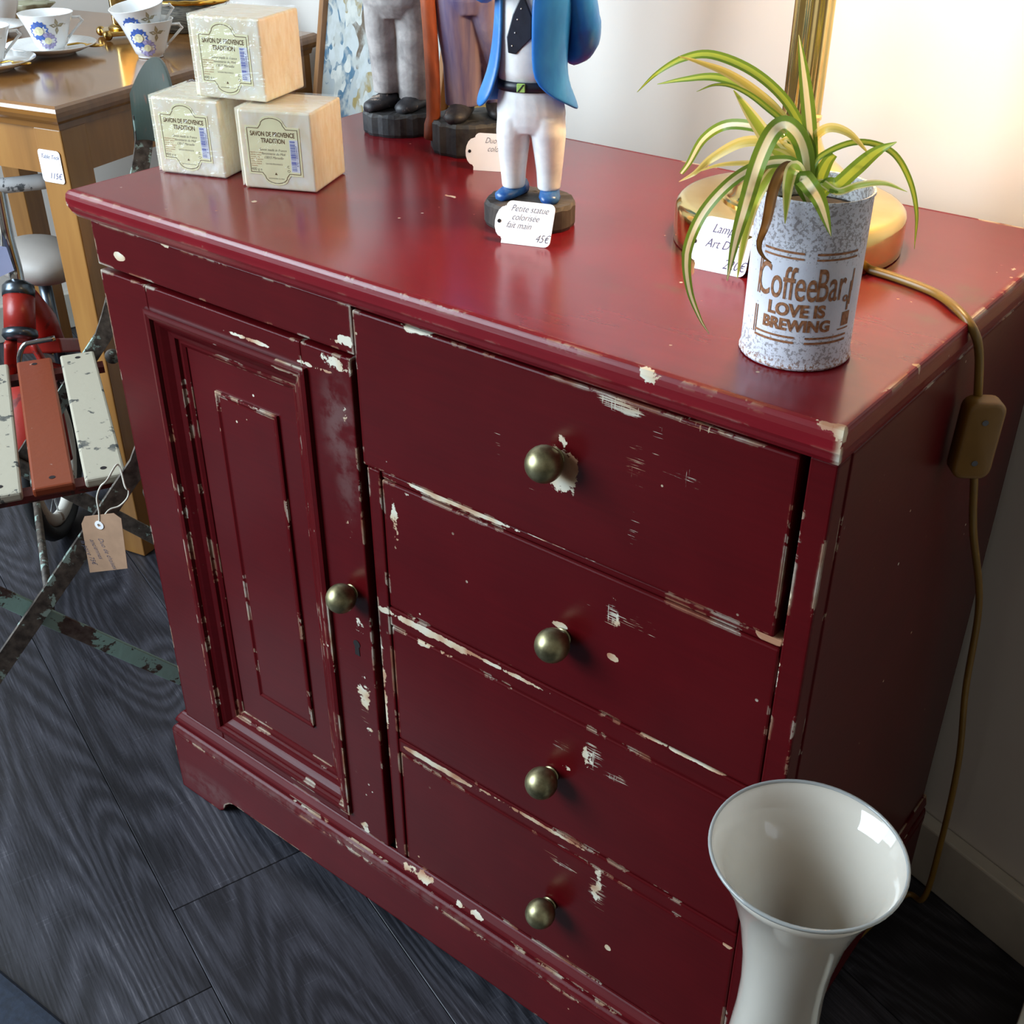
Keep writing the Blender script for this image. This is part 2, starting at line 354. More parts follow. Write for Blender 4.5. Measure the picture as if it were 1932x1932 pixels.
# drawers, each with its knob
def knob(parent, x, z, r=0.0146):
    prof = [(0.0080, 0.0), (0.0080, 0.0010), (0.0060, 0.0022)]
    k = 14
    for i in range(k+1):
        a = -PI*0.42+(PI*0.92)*i/k
        prof.append((max(r*math.cos(a), 0.0004), 0.0022+r*0.90+r*math.sin(a)))
    m = MB(); seg = 28
    R = [[(x+q*math.cos(2*PI*j/seg), YB-h, z+q*math.sin(2*PI*j/seg)) for j in range(seg)] for q, h in prof]
    m.rings(R); o = ob('knob', m, M_brass_old, parent, True); o['label'] = 'round aged brass knob'; return o
def drawer(x0, x1, z0, z1, mat, kx, kz, y=YB, lab=None):
    o = ob('drawer', MB().box((x0, y, z0), (x1, y+.019, z1)), mat, cab, False, 0.0018, 2)
    if lab: o['label'] = lab
    m = MB().box((x0+.012, y+.0195, z0+.004), (x1-.012, .28, z1-.018)); ob('drawer_box', m, M_rawwood, o)
    knob(o, kx, kz); return o
drawer(.3735, .7712, .6115, .7555, RED['drawer1'], .581, .691, YB-.0005, 'wide top drawer with a pale chipped patch beside its knob')
drawer(.3935, .7765, .4665, .6030, RED['drawer2'], .5920, .5270, YB+.0006)
drawer(.3935, .7765, .3018, .4425, RED['drawer3'], .5835, .3690, YB+.0008)
drawer(.3932, .7768, .1280, .2816, RED['drawer4'], .5850, .1980, YB+.0012)
# door
dz0, dz1, dx0, dx1 = .1275, .7095, .0200, .3672
door = ob('door', MB().box((dx0, YB-.0008, dz0), (.0913, YB+.019, dz1)).box((.3065, YB-.0008, dz0), (dx1, YB+.019, dz1))
          .box((.0913, YB-.0008, .6805), (.3065, YB+.019, dz1)).box((.0913, YB-.0008, dz0), (.3065, YB+.019, .1490)), RED['door'], cab, False, 0.0012, 2)
door['label'] = 'panelled cabinet door with paint worn off beside the keyhole'
prof = [(-.006, .0002), (-.0055, -.0045), (-.001, -.0055), (.003, -.0045), (.0045, -.001), (.0065, -.001), (.010, .001), (.016, .0055), (.022, .0075), (.0235, .0105), (.027, .0105), (.031, .0125), (.032, .016)]
x0, x1, z0, z1 = .0913, .3065, .1490, .6805
mR = [[(x0+o, YB+y, z0+o), (x1-o, YB+y, z0+o), (x1-o, YB+y, z1-o), (x0+o, YB+y, z1-o)] for o, y in prof]
ob('moulding', MB().rings(mR, caps=False), RED['door'], door)
pn = MB().box((x0+.029, YB+.0135, z0+.029), (x1-.029, YB+.018, z1-.029))
ob('panel', pn, RED['door'], door)
fx0, fx1, fz0, fz1 = .160, .2490, .2260, .6140
ob('raised_field', MB().rings([[(fx0-o, YB+y, fz0-o), (fx1+o, YB+y, fz0-o), (fx1+o, YB+y, fz1+o), (fx0-o, YB+y, fz1+o)] for o, y in ((.0, .0136), (.0, .0110), (-.0018, .0105), (-.0045, .0118), (-.02, .0118))]), RED['door'], door)
kd = knob(door, .3445, .4620)
kh = MB(); q = ony(675, 1220, YB)
kp = [(.0045*math.cos(a), .0045*math.sin(a)+.004) for a in np.linspace(-.9, PI+.9, 14)]+[(-.0032, -.010), (.0032, -.010)]
ob('keyhole', kh.prism(kp, (q[0], YB-.0009, q[2]), (1, 0, 0), (0, 0, 1), (0, -1, 0), .0004), M_dark, door)['label'] = 'black keyhole'
# plinth: moulding, front board with bracket feet, side boards
pl = ob('plinth_moulding', MB().rings(rect_rings([(.0005, .0955), (.0005, .0985), (.0025, .1035), (.0055, .1060), (.0075, .1062), (.0075, .1098), (.0055, .1102), (.0045, .1135), (.0065, .1180), (.0105, .1240), (.0135, .1262), (.020, .1262)], -.0038, .8035, 0.0, D)), RED['plinth'], cab)
RSX = .8035
poly = [(-.0038, 0.0), (.070, 0.0), (.078, .006), (.084, .018), (.094, .0265), (.102, .0300), (.698, .0300), (.706, .0265), (.716, .018), (.722, .006), (.730, 0.0), (RSX, 0.0), (RSX, .0955), (-.0038, .0955)]
ob('plinth_board', MB().prism(poly, (0, 0.018, 0), (1, 0, 0), (0, 0, 1), (0, -1, 0), .018), RED['plinth'], cab, False, 0.0012, 2)
for xs in (-.0038, RSX-.016):
    sp_ = [(.0185, 0), (.085, 0), (.10, .03), (.36, .03), (.375, 0), (D, 0), (D, .0955), (.0185, .0955)]
    ob('plinth_board', MB().prism(sp_, (xs, 0, 0), (0, 1, 0), (0, 0, 1), (1, 0, 0), .016), RED['plinth'], cab, False, 0.001, 1)

# ------------------------------------------------------------------ soaps
def soap_mat():
    t = NT('cream_soap'); co = t.coord('Object'); n = t.noise(t.mapp(co, (8, 20, 6)), 8, 3, 0.5, 0.6)
    t.set(t.ramp(n, [(0.3, srgb(240, 224, 190)), (0.55, srgb(248, 238, 214)), (0.75, srgb(252, 247, 232))]), 0.42, Subsurface_Weight=0.25, Subsurface_Radius=(0.02, 0.012, 0.006), Subsurface_Scale=0.5); return t.m
def wrap_mat():
    t = NT('clear_film'); co = t.coord('Object'); n = t.noise(t.mapp(co, (16, 16, 40)), 2.2, 3, 0.55, 1.2); n2 = t.noise(t.mapp(co, (60, 60, 22)), 2.0, 2, 0.5, 0.8)
    tr = t.new('ShaderNodeBsdfTransparent'); gl = t.new('ShaderNodeBsdfGlossy'); gl.inputs['Roughness'].default_value = 0.06; gl.inputs['Color'].default_value = (1, 1, 1, 1)
    bp = t.new('ShaderNodeBump'); bp.inputs['Strength'].default_value = 0.55; bp.inputs['Distance'].default_value = 0.004; t.l(t.math('ADD', n, t.math('MULTIPLY', n2, 0.35)), bp.inputs['Height']); t.l(bp.outputs[0], gl.inputs['Normal'])
    lw = t.new('ShaderNodeLayerWeight'); lw.inputs[0].default_value = 0.30
    mx = t.new('ShaderNodeMixShader'); t.l(t.math('ADD', 0.02, t.math('MULTIPLY', lw.outputs['Fresnel'], 0.42), True), mx.inputs[0]); t.l(tr.outputs[0], mx.inputs[1]); t.l(gl.outputs[0], mx.inputs[2]); t.l(mx.outputs[0], t.out.inputs[0]); return t.m
M_soap, M_film = soap_mat(), wrap_mat()
M_label = plain('cream_label_paper', srgb(255, 247, 200), 0.5, 0, 0.05, 40)
M_brown = plain('brown_print', srgb(108, 78, 40), 0.6, 0, 0.1)
M_grey_ink = plain('grey_script_print', srgb(150, 142, 120), 0.6, 0, 0.1)
M_rust_ink = plain('rust_small_print', srgb(196, 132, 84), 0.6, 0, 0.1)
M_blue_ink = plain('blue_barcode_print', srgb(66, 78, 170), 0.6, 0, 0.1)
M_white = plain('white_paper', srgb(244, 244, 246), 0.55, 0, 0.03)
M_white_ink = plain('white_barcode_patch', srgb(236, 238, 244), 0.6, 0, 0.02)
SW, SD, SH = 0.0745, 0.0715, 0.0735
def fr(h): return lambda x, y: (x, -SD/2-h, y+SH/2)
def label_outline(w, h, a, k=10):
    P = [(-w, -h), (-a*1.25, -h)]
    P += [(a*math.cos(t), -h-0.0035-0.0062*math.sin(t)) for t in np.linspace(PI, 0, k)][::1]
    P += [(a*1.25, -h), (w, -h), (w, h), (a*1.25, h)]
    P += [(a*math.cos(t), h+0.0035+0.0062*math.sin(t)) for t in np.linspace(0, PI, k)]
    P += [(-a*1.25, h), (-w, h)]
    return P
def poly_line(mb, P, wd, fn, closed=True):
    n = len(P)
    for i in range(n if closed else n-1):
        a, b = np.array(P[i]), np.array(P[(i+1) % n]); d = b-a; L = np.linalg.norm(d)
        if L < 1e-7: continue
        d /= L; nn = np.array([-d[1], d[0]])*wd; a = a-d*wd*.6; b = b+d*wd*.6
        mb.add([fn(*(a-nn)), fn(*(b-nn)), fn(*(b+nn)), fn(*(a+nn))], [(0, 1, 2, 3)])
LX = -0.003
def soap_meshes():
    M = {}
    M['block'] = MB().box((-SW/2, -SD/2, 0.0004), (SW/2, SD/2, SH)).mesh('soap_block')
    e = 0.0011; rr = random.Random(3); V = MB(); k = 9     # crumpled film shell
    def face(o, a, b):
        P = [[np.array(o)+np.array(a)*i/k+np.array(b)*j/k for i in range(k+1)] for j in range(k+1)]
        c = np.array((0, 0, SH/2)); nrm = np.cross(a, b); nrm = nrm/np.linalg.norm(nrm)
        for j in range(k+1):
            for i in range(k+1):
                if 0 < i < k and 0 < j < k: P[j][i] = P[j][i]+nrm*rr.uniform(-0.0002, 0.0002)
        V.add([p for r in P for p in r], [(j*(k+1)+i, j*(k+1)+i+1, (j+1)*(k+1)+i+1, (j+1)*(k+1)+i) for j in range(k) for i in range(k)])
    x, y, z = SW/2+e, SD/2+e, SH+e
    face((-x, -y, 0.0002), (2*x, 0, 0), (0, 0, z)); face((x, -y, 0.0002), (0, 2*y, 0), (0, 0, z)); face((x, y, 0.0002), (-2*x, 0, 0), (0, 0, z)); face((-x, y, 0.0002), (0, -2*y, 0), (0, 0, z)); face((-x, -y, z), (2*x, 0, 0), (0, 2*y, 0))
    M['film'] = V.mesh('film')
    O = label_outline(0.0275, 0.0225, 0.012)
    M['paper'] = MB().prism([(p[0]+LX, p[1]) for p in O], (0, -SD/2-0.00005, SH/2), (1, 0, 0), (0, 0, 1), (0, -1, 0), 0.0003).mesh('paper')
    f = fr(0.00045); b = MB(); I = label_outline(0.0255, 0.0205, 0.0112)
    poly_line(b, [(p[0]+LX, p[1]) for p in I], 0.0003, f)
    put_text(b, 'SAVON DE PROVENCE', LX, 0.0135, 0.0060, 0.74, f, offset=0.00014)
    put_text(b, 'TRADITION', LX, 0.0075, 0.0060, 0.76, f, offset=0.00014)
    put_text(b, '\u25B2', LX, -0.0222, 0.0030, 1, f); put_text(b, 'C', LX+0.0135, -0.0150, 0.0035, 1, f); put_text(b, 'O', LX+0.0135, -0.0190, 0.0035, 1, f)
    M['print_brown'] = b.mesh('brown_lettering')
    g = MB()
    for i, s_ in enumerate(('Savon made in France', 'Savonnerie du Midi', '13015 Marseille')): put_text(g, s_, LX-0.001, 0.0000-i*0.0036, 0.0033, 0.95, f, shear=0.45)
    put_text(g, 'SAVON PROVENCE', LX-0.001, -0.0128, 0.0020, 1, f); put_text(g, '400 g e', LX-0.0195, -0.0190, 0.0038, 1, f); put_text(g, 'SAVONNERIE DU MIDI', LX, -0.0262, 0.0016, 1, f)
    M['print_grey'] = g.mesh('grey_lettering')
    r = MB()
    for i, s_ in enumerate(('Ingredients: sodium', 'palmate, sodium', 'cocoate, aqua,', 'palm acid, glycerin', 'sodium chloride', 'parfum, linalool', 'limonene')): put_text(r, s_, LX-0.0245, -0.0025-i*0.0021, 0.0017, 1, f, align='LEFT')
    M['print_rust'] = r.mesh('rust_lettering')
    wp = MB(); f2 = fr(0.0005); wp.add([f2(LX+0.0165, -0.0185), f2(LX+0.0252, -0.0185), f2(LX+0.0252, 0.0115), f2(LX+0.0165, 0.0115)], [(0, 1, 2, 3)])
    M['patch'] = wp.mesh('barcode_patch')
    f3 = fr(0.0006); bc = MB(); yy = -0.0170; rb = random.Random(5)
    while yy < 0.0100:
        h = rb.choice((0.0003, 0.0003, 0.0006, 0.0009)); bc.add([f3(LX+0.0172, yy), f3(LX+0.0222, yy), f3(LX+0.0222, yy+h), f3(LX+0.0172, yy+h)], [(0, 1, 2, 3)]); yy += h+rb.choice((0.0003, 0.0005, 0.0008))
    V_, F_ = text_mesh('3261150024027', 0.0024); bc.add([f3(LX+0.0242-v[1], -0.0035+v[0]*1.25) for v in V_], F_)
    M['bars'] = bc.mesh('barcode')
    return M
SM = soap_meshes()
def soap(p_bl, ang, z, label):
    a = math.radians(ang); c = np.array([p_bl[0], p_bl[1]])+np.array([math.cos(a), math.sin(a)])*SW/2+np.array([-math.sin(a), math.cos(a)])*SD/2
    t = thing('soap_cube', label, 'soap', (c[0], c[1], z), 'soap cubes stacked on the cabinet', a)
    link('soap_block', SM['block'], M_soap, t, False, 0.0022, 3)
    lb = link('paper_label', SM['paper'], M_label, t)
    for n_, k_, m_ in (('brown_lettering', 'print_brown', M_brown), ('grey_lettering', 'print_grey', M_grey_ink), ('rust_lettering', 'print_rust', M_rust_ink), ('barcode_patch', 'patch', M_white_ink), ('barcode', 'bars', M_blue_ink)):
        link(n_, SM[k_], m_, lb)
    link('film_wrap', SM['film'], M_film, t)
    return t
q = onz(305, 325, H); soap(q, 18.5, H+.0002, 'cream soap cube in clear film, lower left of the pyramid of three')
q = onz(463, 354, H); soap(q, 23.0, H+.0002, 'cream soap cube in clear film, lower right of the pyramid, nearest the statues')
q = onz(376, 184, H+SH+.0012); soap(q, 17.5, H+SH+.0018, 'cream soap cube in clear film resting on top of the two others')

# ------------------------------------------------------------------ price tags
M_pen = plain('violet_pen_ink', srgb(70, 60, 110), 0.6, 0, 0.1)
M_pencil = plain('grey_pen_ink', srgb(92, 92, 110), 0.6, 0, 0.1)
M_card = plain('white_card', srgb(248, 248, 250), 0.5, 0, 0.02)
def hang_tag(name, label, pbl, pbr, tilt, w, h, lines, price, ear=True, ink=None):
    """card standing on its lower edge pbl->pbr, leaning back by tilt"""
    pbl, pbr = np.array(pbl), np.array(pbr); ex = pbr-pbl; ex[2] = 0; ex /= np.linalg.norm(ex)
    nb = np.array([-ex[1], ex[0], 0]); ey = np.array([0, 0, 1])*math.cos(tilt)+nb*math.sin(tilt); ez = np.cross(ex, ey)   # ez faces the viewer
    t = thing(name, label, 'price tag', tuple(pbl))
    r = min(w, h)*0.14; P = []
    def arc(cx, cy, a0, a1, rr=r, k=5): return [(cx+rr*math.cos(a), cy+rr*math.sin(a)) for a in np.linspace(a0, a1, k)]
    P += [(0.0, 0.0)]+arc(w-r, r, -PI/2, 0)+arc(w-r, h-r, 0, PI/2)+arc(r, h-r, PI/2, PI)
    if ear: P += [(-0.02*w, h*0.88)]+[(-0.02*w-0.17*w*math.sin(a), h*0.5+0.36*h*math.cos(a)) for a in np.linspace(0, PI, 9)]+[(-0.02*w, h*0.12), (0.0, h*.10)]
    card = ob('card', MB().prism(P, pbl, ex, ey, ez, 0.0005), M_card, t)
    fn = lambda x, y: tuple(pbl+ex*x+ey*y+ez*0.0007)
    m = MB(); n = len(lines)
    for i, (s_, fx, fy, sz) in enumerate(lines): put_text(m, s_, fx*w, fy*h, sz*h, 0.82, fn, shear=0.4, align='LEFT', offset=-0.012*sz*h)
    if price: put_text(m, price, 0.97*w, 0.10*h, 0.26*h, 0.8, fn, shear=0.4, align='RIGHT', offset=-0.012*.26*h)
    ob('handwriting', m, ink or M_pencil, card)
    if ear:
        hm = MB(); hm.prism([(0.045*h*math.cos(a), 0.045*h*math.sin(a)) for a in np.linspace(0, 2*PI, 10, False)], pbl+ex*(-0.10*w)+ey*(0.5*h)+ez*0.0006, ex, ey, ez, 0.0003); ob('hole', hm, M_dark, card)
    return t
a_, b_ = onz(945, 458, H), onz(1030, 468, H)
hang_tag('price_tag', 'white handwritten card propped on the base of the blue-jacketed statue', a_, b_, 0.50, 0.043, 0.036, [('Petite statue', .10, .76, .22), ('colorisée', .14, .56, .22), ('fait main', .05, .37, .22)], '45€')
a_, b_ = onz(893, 321, H), onz(940, 324, H)
hang_tag('price_tag', 'white handwritten card half hidden behind the white-trousered statue legs', a_, b_, 0.30, 0.047, 0.036, [('Duo de statues', .22, .74, .22), ('colorisées', .28, .52, .22)], '95€')
a_, b_ = onz(1310, 506, H), onz(1392, 523, H)
hang_tag('price_tag', 'white handwritten card leaning on the brass lamp base behind the plant', a_, b_, 0.30, 0.043, 0.042, [('Lampe', .20, .72, .24), ('Art Deco', .12, .44, .24)], '220€', True, M_pen)

# ------------------------------------------------------------------ carved wooden figures
def paint2(name, c1, c2, scale=30, rough=0.45, bump=0.25, c3=None, stretch=(1,1,1)):
    t = NT(name); co = t.coord(); n = t.noise(t.mapp(co, stretch), scale, 4, 0.6, 0.4)
    st = [(0.35, c1), (0.62, c2)]+([(0.70, c3)] if c3 else [])
    t.set(t.ramp(n, st), rough); t.bump(t.noise(co, 140, 2), bump, 0.0006); return t.m
M_whitep = paint2('white_painted_wood', srgb(222, 224, 226), srgb(244, 244, 242), 40, 0.38, 0.2)
M_bluep = paint2('blue_painted_wood', srgb(24, 94, 176), srgb(46, 128, 200), 22, 0.33, 0.3, srgb(104, 152, 160), (1, 1, .5))
M_bluesh = paint2('blue_shoe_paint', srgb(28, 72, 140), srgb(66, 120, 170), 60, 0.25, 0.2)
M_blackp = paint2('black_painted_wood', srgb(16, 18, 24), srgb(40, 44, 58), 30, 0.4, 0.3)
M_greyp = paint2('grey_white_painted_wood', srgb(122, 116, 114), srgb(178, 172, 168), 34, 0.6, 0.5)
M_purplep = paint2('mauve_painted_wood', srgb(92, 86, 128), srgb(156, 136, 140), 18, 0.55, 0.4, None, (1.6, 1.6, .35))
M_cane = paint2('orange_brown_stained_wood', srgb(110, 50, 26), srgb(186, 96, 54), 26, 0.5, 0.4, None, (1, 1, .3))
M_basew = paint2('dark_carved_base_wood', srgb(38, 33, 31), srgb(84, 76, 68), 40, 0.65, 0.8, None, (1, 1, .35))
M_baseblack = paint2('charcoal_carved_base_wood', srgb(24, 25, 29), srgb(62, 62, 62), 40, 0.6, 0.9)
M_skin = paint2('flesh_painted_wood', srgb(190, 132, 100), srgb(216, 164, 130), 30, 0.45, 0.2)
M_beard = paint2('grey_beard_paint', srgb(150, 150, 150), srgb(214, 214, 212), 60, 0.6, 0.5)
M_buckle = plain('lime_buckle_paint', srgb(170, 210, 110), 0.4, 0, 0.05)
M_chippale = paint2('chipped_shoe_paint', srgb(30, 30, 36), srgb(60, 58, 60), 70, 0.5, 0.6, srgb(190, 168, 150))
def ell(cx, cy, z, rx, ry, seg=20, a0=0.0, a1=2*PI, closed=True):
    A = np.linspace(a0, a1, seg, endpoint=not closed)
    return [(cx+rx*math.sin(a), cy-ry*math.cos(a), z) for a in A]
def loft(mb, L, seg=20):
    R = [ell(cx, cy, z, rx, ry, seg) for cx, cy, z, rx, ry in L]; return mb.rings([r[::-1] for r in R] if False else R)
def merged(name, mb, mat, parent, vox=0.0014, it=3):
    o = ob(name, mb, mat, parent, True)
    r = o.modifiers.new('merge', 'REMESH'); r.mode = 'VOXEL'; r.voxel_size = vox; r.use_smooth_shade = True
    s_ = o.modifiers.new('soft', 'SMOOTH'); s_.iterations = it; s_.factor = 0.5
    return o
def rough_disc(rx, ry, h, seed, seg=40, j=0.04):
    rr = random.Random(seed); P = [rr.uniform(1-j, 1+j*.4) for _ in range(seg)]
    def ring(k, z): return [(rx*k*P[i]*math.sin(2*PI*i/seg), -ry*k*P[i]*math.cos(2*PI*i/seg), z+(rr.uniform(-.0008, .0008) if z > .004 else 0)) for i in range(seg)]
    return MB().rings([ring(.97, 0.0), ring(1.0, .003), ring(1.0, h-.003), ring(.95, h), ring(.5, h+.0003)])
def head(par, cx, cy, z, r, hatmat, beard=True):
    h = MB(); loft(h, [(cx, cy, z-.3*r, .55*r, .55*r), (cx, cy, z+.1*r, .62*r, .62*r), (cx, cy-.1*r, z+.5*r, .80*r, .85*r), (cx, cy-.05*r, z+1.1*r, .98*r, 1.0*r), (cx, cy, z+1.7*r, .98*r, 1.02*r), (cx, cy, z+2.2*r, .75*r, .8*r), (cx, cy, z+2.4*r, .3*r, .3*r)])
    h.sphere((cx, cy-1.05*r, z+1.15*r), .24*r, 10, 8, (.8, 1.1, 1.3)); h.sphere((cx-.98*r, cy+.05*r, z+1.2*r), .28*r, 10, 8, (.5, .9, 1.2)); h.sphere((cx+.98*r, cy+.05*r, z+1.2*r), .28*r, 10, 8, (.5, .9, 1.2))
    ho = merged('head', h, M_skin, par, 0.0012, 3)
    e = MB(); e.sphere((cx-.36*r, cy-.92*r, z+1.42*r), .10*r, 8, 6); e.sphere((cx+.36*r, cy-.92*r, z+1.42*r), .10*r, 8, 6); ob('eyes', e, M_blackp, ho, True)
    ob('mouth', MB().sphere((cx, cy-.93*r, z+.78*r), .22*r, 10, 6, (1.2, .4, .3)), plain('lip_paint', srgb(150, 70, 64), .5), ho, True)
    if beard: ob('beard', MB().sphere((cx, cy-.55*r, z+.55*r), .62*r, 14, 10, (1.15, .8, .9)), M_beard, ho, True)
    c = MB(); loft(c, [(cx, cy, z+1.75*r, 1.06*r, 1.1*r), (cx, cy, z+2.05*r, 1.08*r, 1.12*r), (cx, cy, z+2.15*r, 1.3*r, 1.3*r), (cx, cy, z+2.55*r, 1.35*r, 1.35*r), (cx, cy, z+2.75*r, .9*r, .9*r)])
    co_ = ob('cap', c, hatmat, ho, True)
    v = [(1.02*r*math.sin(a), -1.05*r*math.cos(a)) for a in np.linspace(-1.0, 1.0, 10)]+[(1.15*r*math.sin(a), -1.55*r*math.cos(a)) for a in np.linspace(.8, -.8, 10)]
    ob('cap_visor', MB().prism([(cx+x, cy+y) for x, y in v], (0, 0, z+1.80*r), (1, 0, 0), (0, 1, 0), (0, 0, 1), .08*r), M_blackp, ho)
def shoe(par, x, y, z, rot, l, w_, h, mat):
    R = []; ca, sa = math.cos(rot), math.sin(rot)
    for t_, ww, hh in ((-.42, .45, .75), (-.36, .75, .95), (-.15, .9, 1.0), (.1, .95, .78), (.32, 1.0, .62), (.5, .85, .50), (.6, .45, .36)):
        ring = []
        for k in range(14):
            a = 2*PI*k/14; xx = w_*.5*ww*math.cos(a); zz = max(0.0, h*hh*(0.5+0.62*math.sin(a))); yy = -t_*l
            ring.append((x+xx*ca-yy*sa, y+xx*sa+yy*ca, z+zz))
        R.append(ring)
    return ob('shoe', MB().rings(R), mat, par, True)
# the small captain in blue
ca = np.array([(onz(912, 425, H)[0]+onz(1082, 425, H)[0])/2-.004, (onz(912, 425, H)[1]+onz(1082, 425, H)[1])/2+.008])
face_ang = math.atan2(0.27, 0.955)      # facing -Y turned towards the camera
st = thing('wooden_statue', 'carved statue in white trousers, open blue jacket and black tie on round base', 'statue', (ca[0], ca[1], H+.0002), None, face_ang*1.5)
BH = 0.0215
ob('base', rough_disc(.0405, .0375, BH, 4), M_basew, st)
for sx_, rt in ((-.0155, -.45), (.0165, .22)): shoe(st, sx_, .003, BH, rt, .034, .0190, .0135, M_bluesh)
tr = MB()
for sx_ in (-1, 1):
    loft(tr, [(sx_*.0158, .002, BH+.0085, .0100, .0110), (sx_*.0160, .002, .045, .0112, .0122), (sx_*.0157, .001, .062, .0132, .0145), (sx_*.0150, 0, .078, .0152, .0165), (sx_*.0140, 0, .092, .0150, .0170)])
loft(tr, [(0, 0, .079, .024, .0150), (0, 0, .086, .0290, .0178), (0, 0, .096, .0300, .0192), (-.001, 0, .108, .0280, .0185), (-.002, 0, .117, .0250, .0172)])
merged('trousers', tr, M_whitep, st, 0.0011, 14)
sh = MB(); loft(sh, [(-.003, 0, .116, .0243, .0170), (-.003, -.001, .130, .0250, .0185), (-.003, -.001, .155, .0262, .0185), (-.002, 0, .185, .0275, .0175), (0, 0, .205, .0260, .0150), (0, 0, .217, .0150, .0110), (0, 0, .226, .0085, .0085)])
ob('shirt', sh, M_whitep, st, True)
bt = MB(); bt.rings([ell(-.002, 0, z, rx, ry, 28) for z, rx, ry in ((.1135, .0262, .0182), (.1135, .0270, .0190), (.1215, .0262, .0190), (.1215, .0250, .0178))], caps=False)
belt = ob('belt', bt, M_blackp, st, True)
bk = ob('buckle', MB().box((-.0075, -.0205, .1142), (-.0005, -.0185, .1210)), M_buckle, belt, False, .0004, 1)
ob('buckle_bar', MB().prism([(-.0070, .1146), (-.0058, .1146), (-.0010, .1206), (-.0022, .1206)], (0, -.0205, 0), (1, 0, 0), (0, 0, 1), (0, -1, 0), .0004), M_blackp, belt)
tie = [(-.003, .190), (-.0110, .1736), (-.0160, .1566), (-.0150, .1444), (-.0084, .1435), (.0050, .1566), (.0050, .1716)]
to = ob('tie', MB().prism(tie, (0, -.0172, 0), (1, 0, 0), (0, 0, 1), (0, -1, 0), .0030), M_blackp, st, False, .0008, 2)
dm = MB()
for x_, z_ in ((-.0040, .178), (-.0070, .170), (-.0090, .160), (-.0115, .1500)): dm.sphere((x_, -.0203, z_), .0006, 8, 6)
ob('tie_dots', dm, M_whitep, to, True)
ob('knot', MB().sphere((-.002, -.017, .196), .0055, 12, 8, (1, .7, .9)), M_blackp, st, True)
jr = []; nseg = 30
for z, cx, rx, ry, aL, aR in ((.099, -.003, .0425, .0260, 62, 88), (.104, -.0035, .0415, .0260, 47, 66), (.110, -.004, .0390, .0255, 40, 45), (.120, -.004, .0345, .0240, 39, 24), (.132, -.003, .0312, .0228, 38, 16), (.150, -.001, .0300, .0222, 40, 12), (.170, .001, .0300, .0218, 45, 8), (.185, .002, .0305, .0212, 47, 6), (.200, .001, .0305, .0200, 44, 14), (.212, 0, .0250, .0170, 36, 26), (.219, 0, .0150, .0125, 40, 40)):
    A = np.linspace(math.radians(aR), 2*PI-math.radians(aL), nseg)
    jr.append([(cx+rx*math.sin(a), -ry*math.cos(a)-.001, z) for a in A])
jk = ob('jacket', MB().rings(jr, caps=False, closed=False), M_bluep, st, True)
sf = jk.modifiers.new('thick', 'SOLIDIFY'); sf.thickness = 0.0028; sf.offset = 0.3
sb_ = jk.modifiers.new('sub', 'SUBSURF'); sb_.levels = 1; sb_.render_levels = 1
ob('sleeve', MB().tube(spline([(.026, .002, .207), (.037, .005, .190), (.0415, .010, .166), (.038, .018, .148), (.026, .026, .141), (.008, .029, .142)], 5), [.0105]*5+[.0125]*5+[.0135]*5+[.0130]*5+[.0105]*6, 14), M_bluep, st, True)
ob('sleeve', MB().tube(spline([(-.026, .002, .207), (-.036, .001, .198), (-.0385, -.006, .190), (-.030, -.020, .196), (-.022, -.026, .205)], 5), [.0105]*5+[.0115]*5+[.0110]*5+[.0095]*6, 14), M_bluep, st, True)
ob('hand', MB().sphere((-.020, -.028, .209), .0072, 12, 8, (1, .8, 1.2)), M_skin, st, True)
head(st, 0, 0, .222, .0155, M_whitep)
# taller pair behind
def tall_statue(label, px, pxr, pxb, ang, kind):
    a0, b0 = onz(*px, H), onz(*pxr, H); r = np.linalg.norm(a0-b0)/2; c0 = (a0+b0)/2+np.array([-.39, .92, 0])*r*.22
    t = thing('wooden_statue', label, 'statue', (c0[0], c0[1], H+.0002), 'pair of tall carved statues', ang); return t, r
s1, r1 = tall_statue('carved statue with grey white trousers and black shoes, nearest the painting', (686, 243), (822, 252), None, .55, 0)
b1 = .0235; ob('base', rough_disc(.0440, .0430, b1, 9, 40, .05), M_baseblack, s1)
shoe(s1, -.0165, -.002, b1, -.62, .048, .0245, .0190, M_chippale); shoe(s1, .0155, -.004, b1, -.35, .048, .0250, .0190, M_chippale)
tr = MB(); loft(tr, [(-.0155, .006, b1+.016, .0155, .017), (-.0165, .006, .075, .0165, .018), (-.0175, .004, .105, .0185, .0195), (-.016, .002, .135, .0200, .021)])
loft(tr, [(.0165, .006, b1+.010, .0195, .0205), (.0170, .005, .070, .0200, .021), (.0180, .003, .105, .0205, .0215), (.015, .002, .135, .0205, .022)])
loft(tr, [(0, 0, .118, .026, .019), (0, 0, .132, .0365, .0245), (0, 0, .155, .0370, .025), (0, 0, .180, .034, .023)]); merged('trousers', tr, M_greyp, s1, .0013, 6)
cj = MB(); loft(cj, [(0, 0, .150, .044, .031), (0, 0, .170, .040, .029), (0, 0, .195, .037, .027), (0, 0, .235, .042, .028), (0, 0, .265, .043, .026), (0, 0, .285, .028, .020), (0, 0, .295, .013, .013)]); merged('coat', cj, M_cane, s1, .0014, 3)
ob('sleeve', MB().tube(spline([(-.036, 0, .270), (-.052, 0, .240), (-.054, -.006, .205), (-.046, -.014, .175)], 4), .0125, 12), M_cane, s1, True); ob('sleeve', MB().tube(spline([(.036, 0, .270), (.052, 0, .240), (.054, -.006, .205), (.040, -.018, .170)], 4), .0125, 12), M_cane, s1, True)
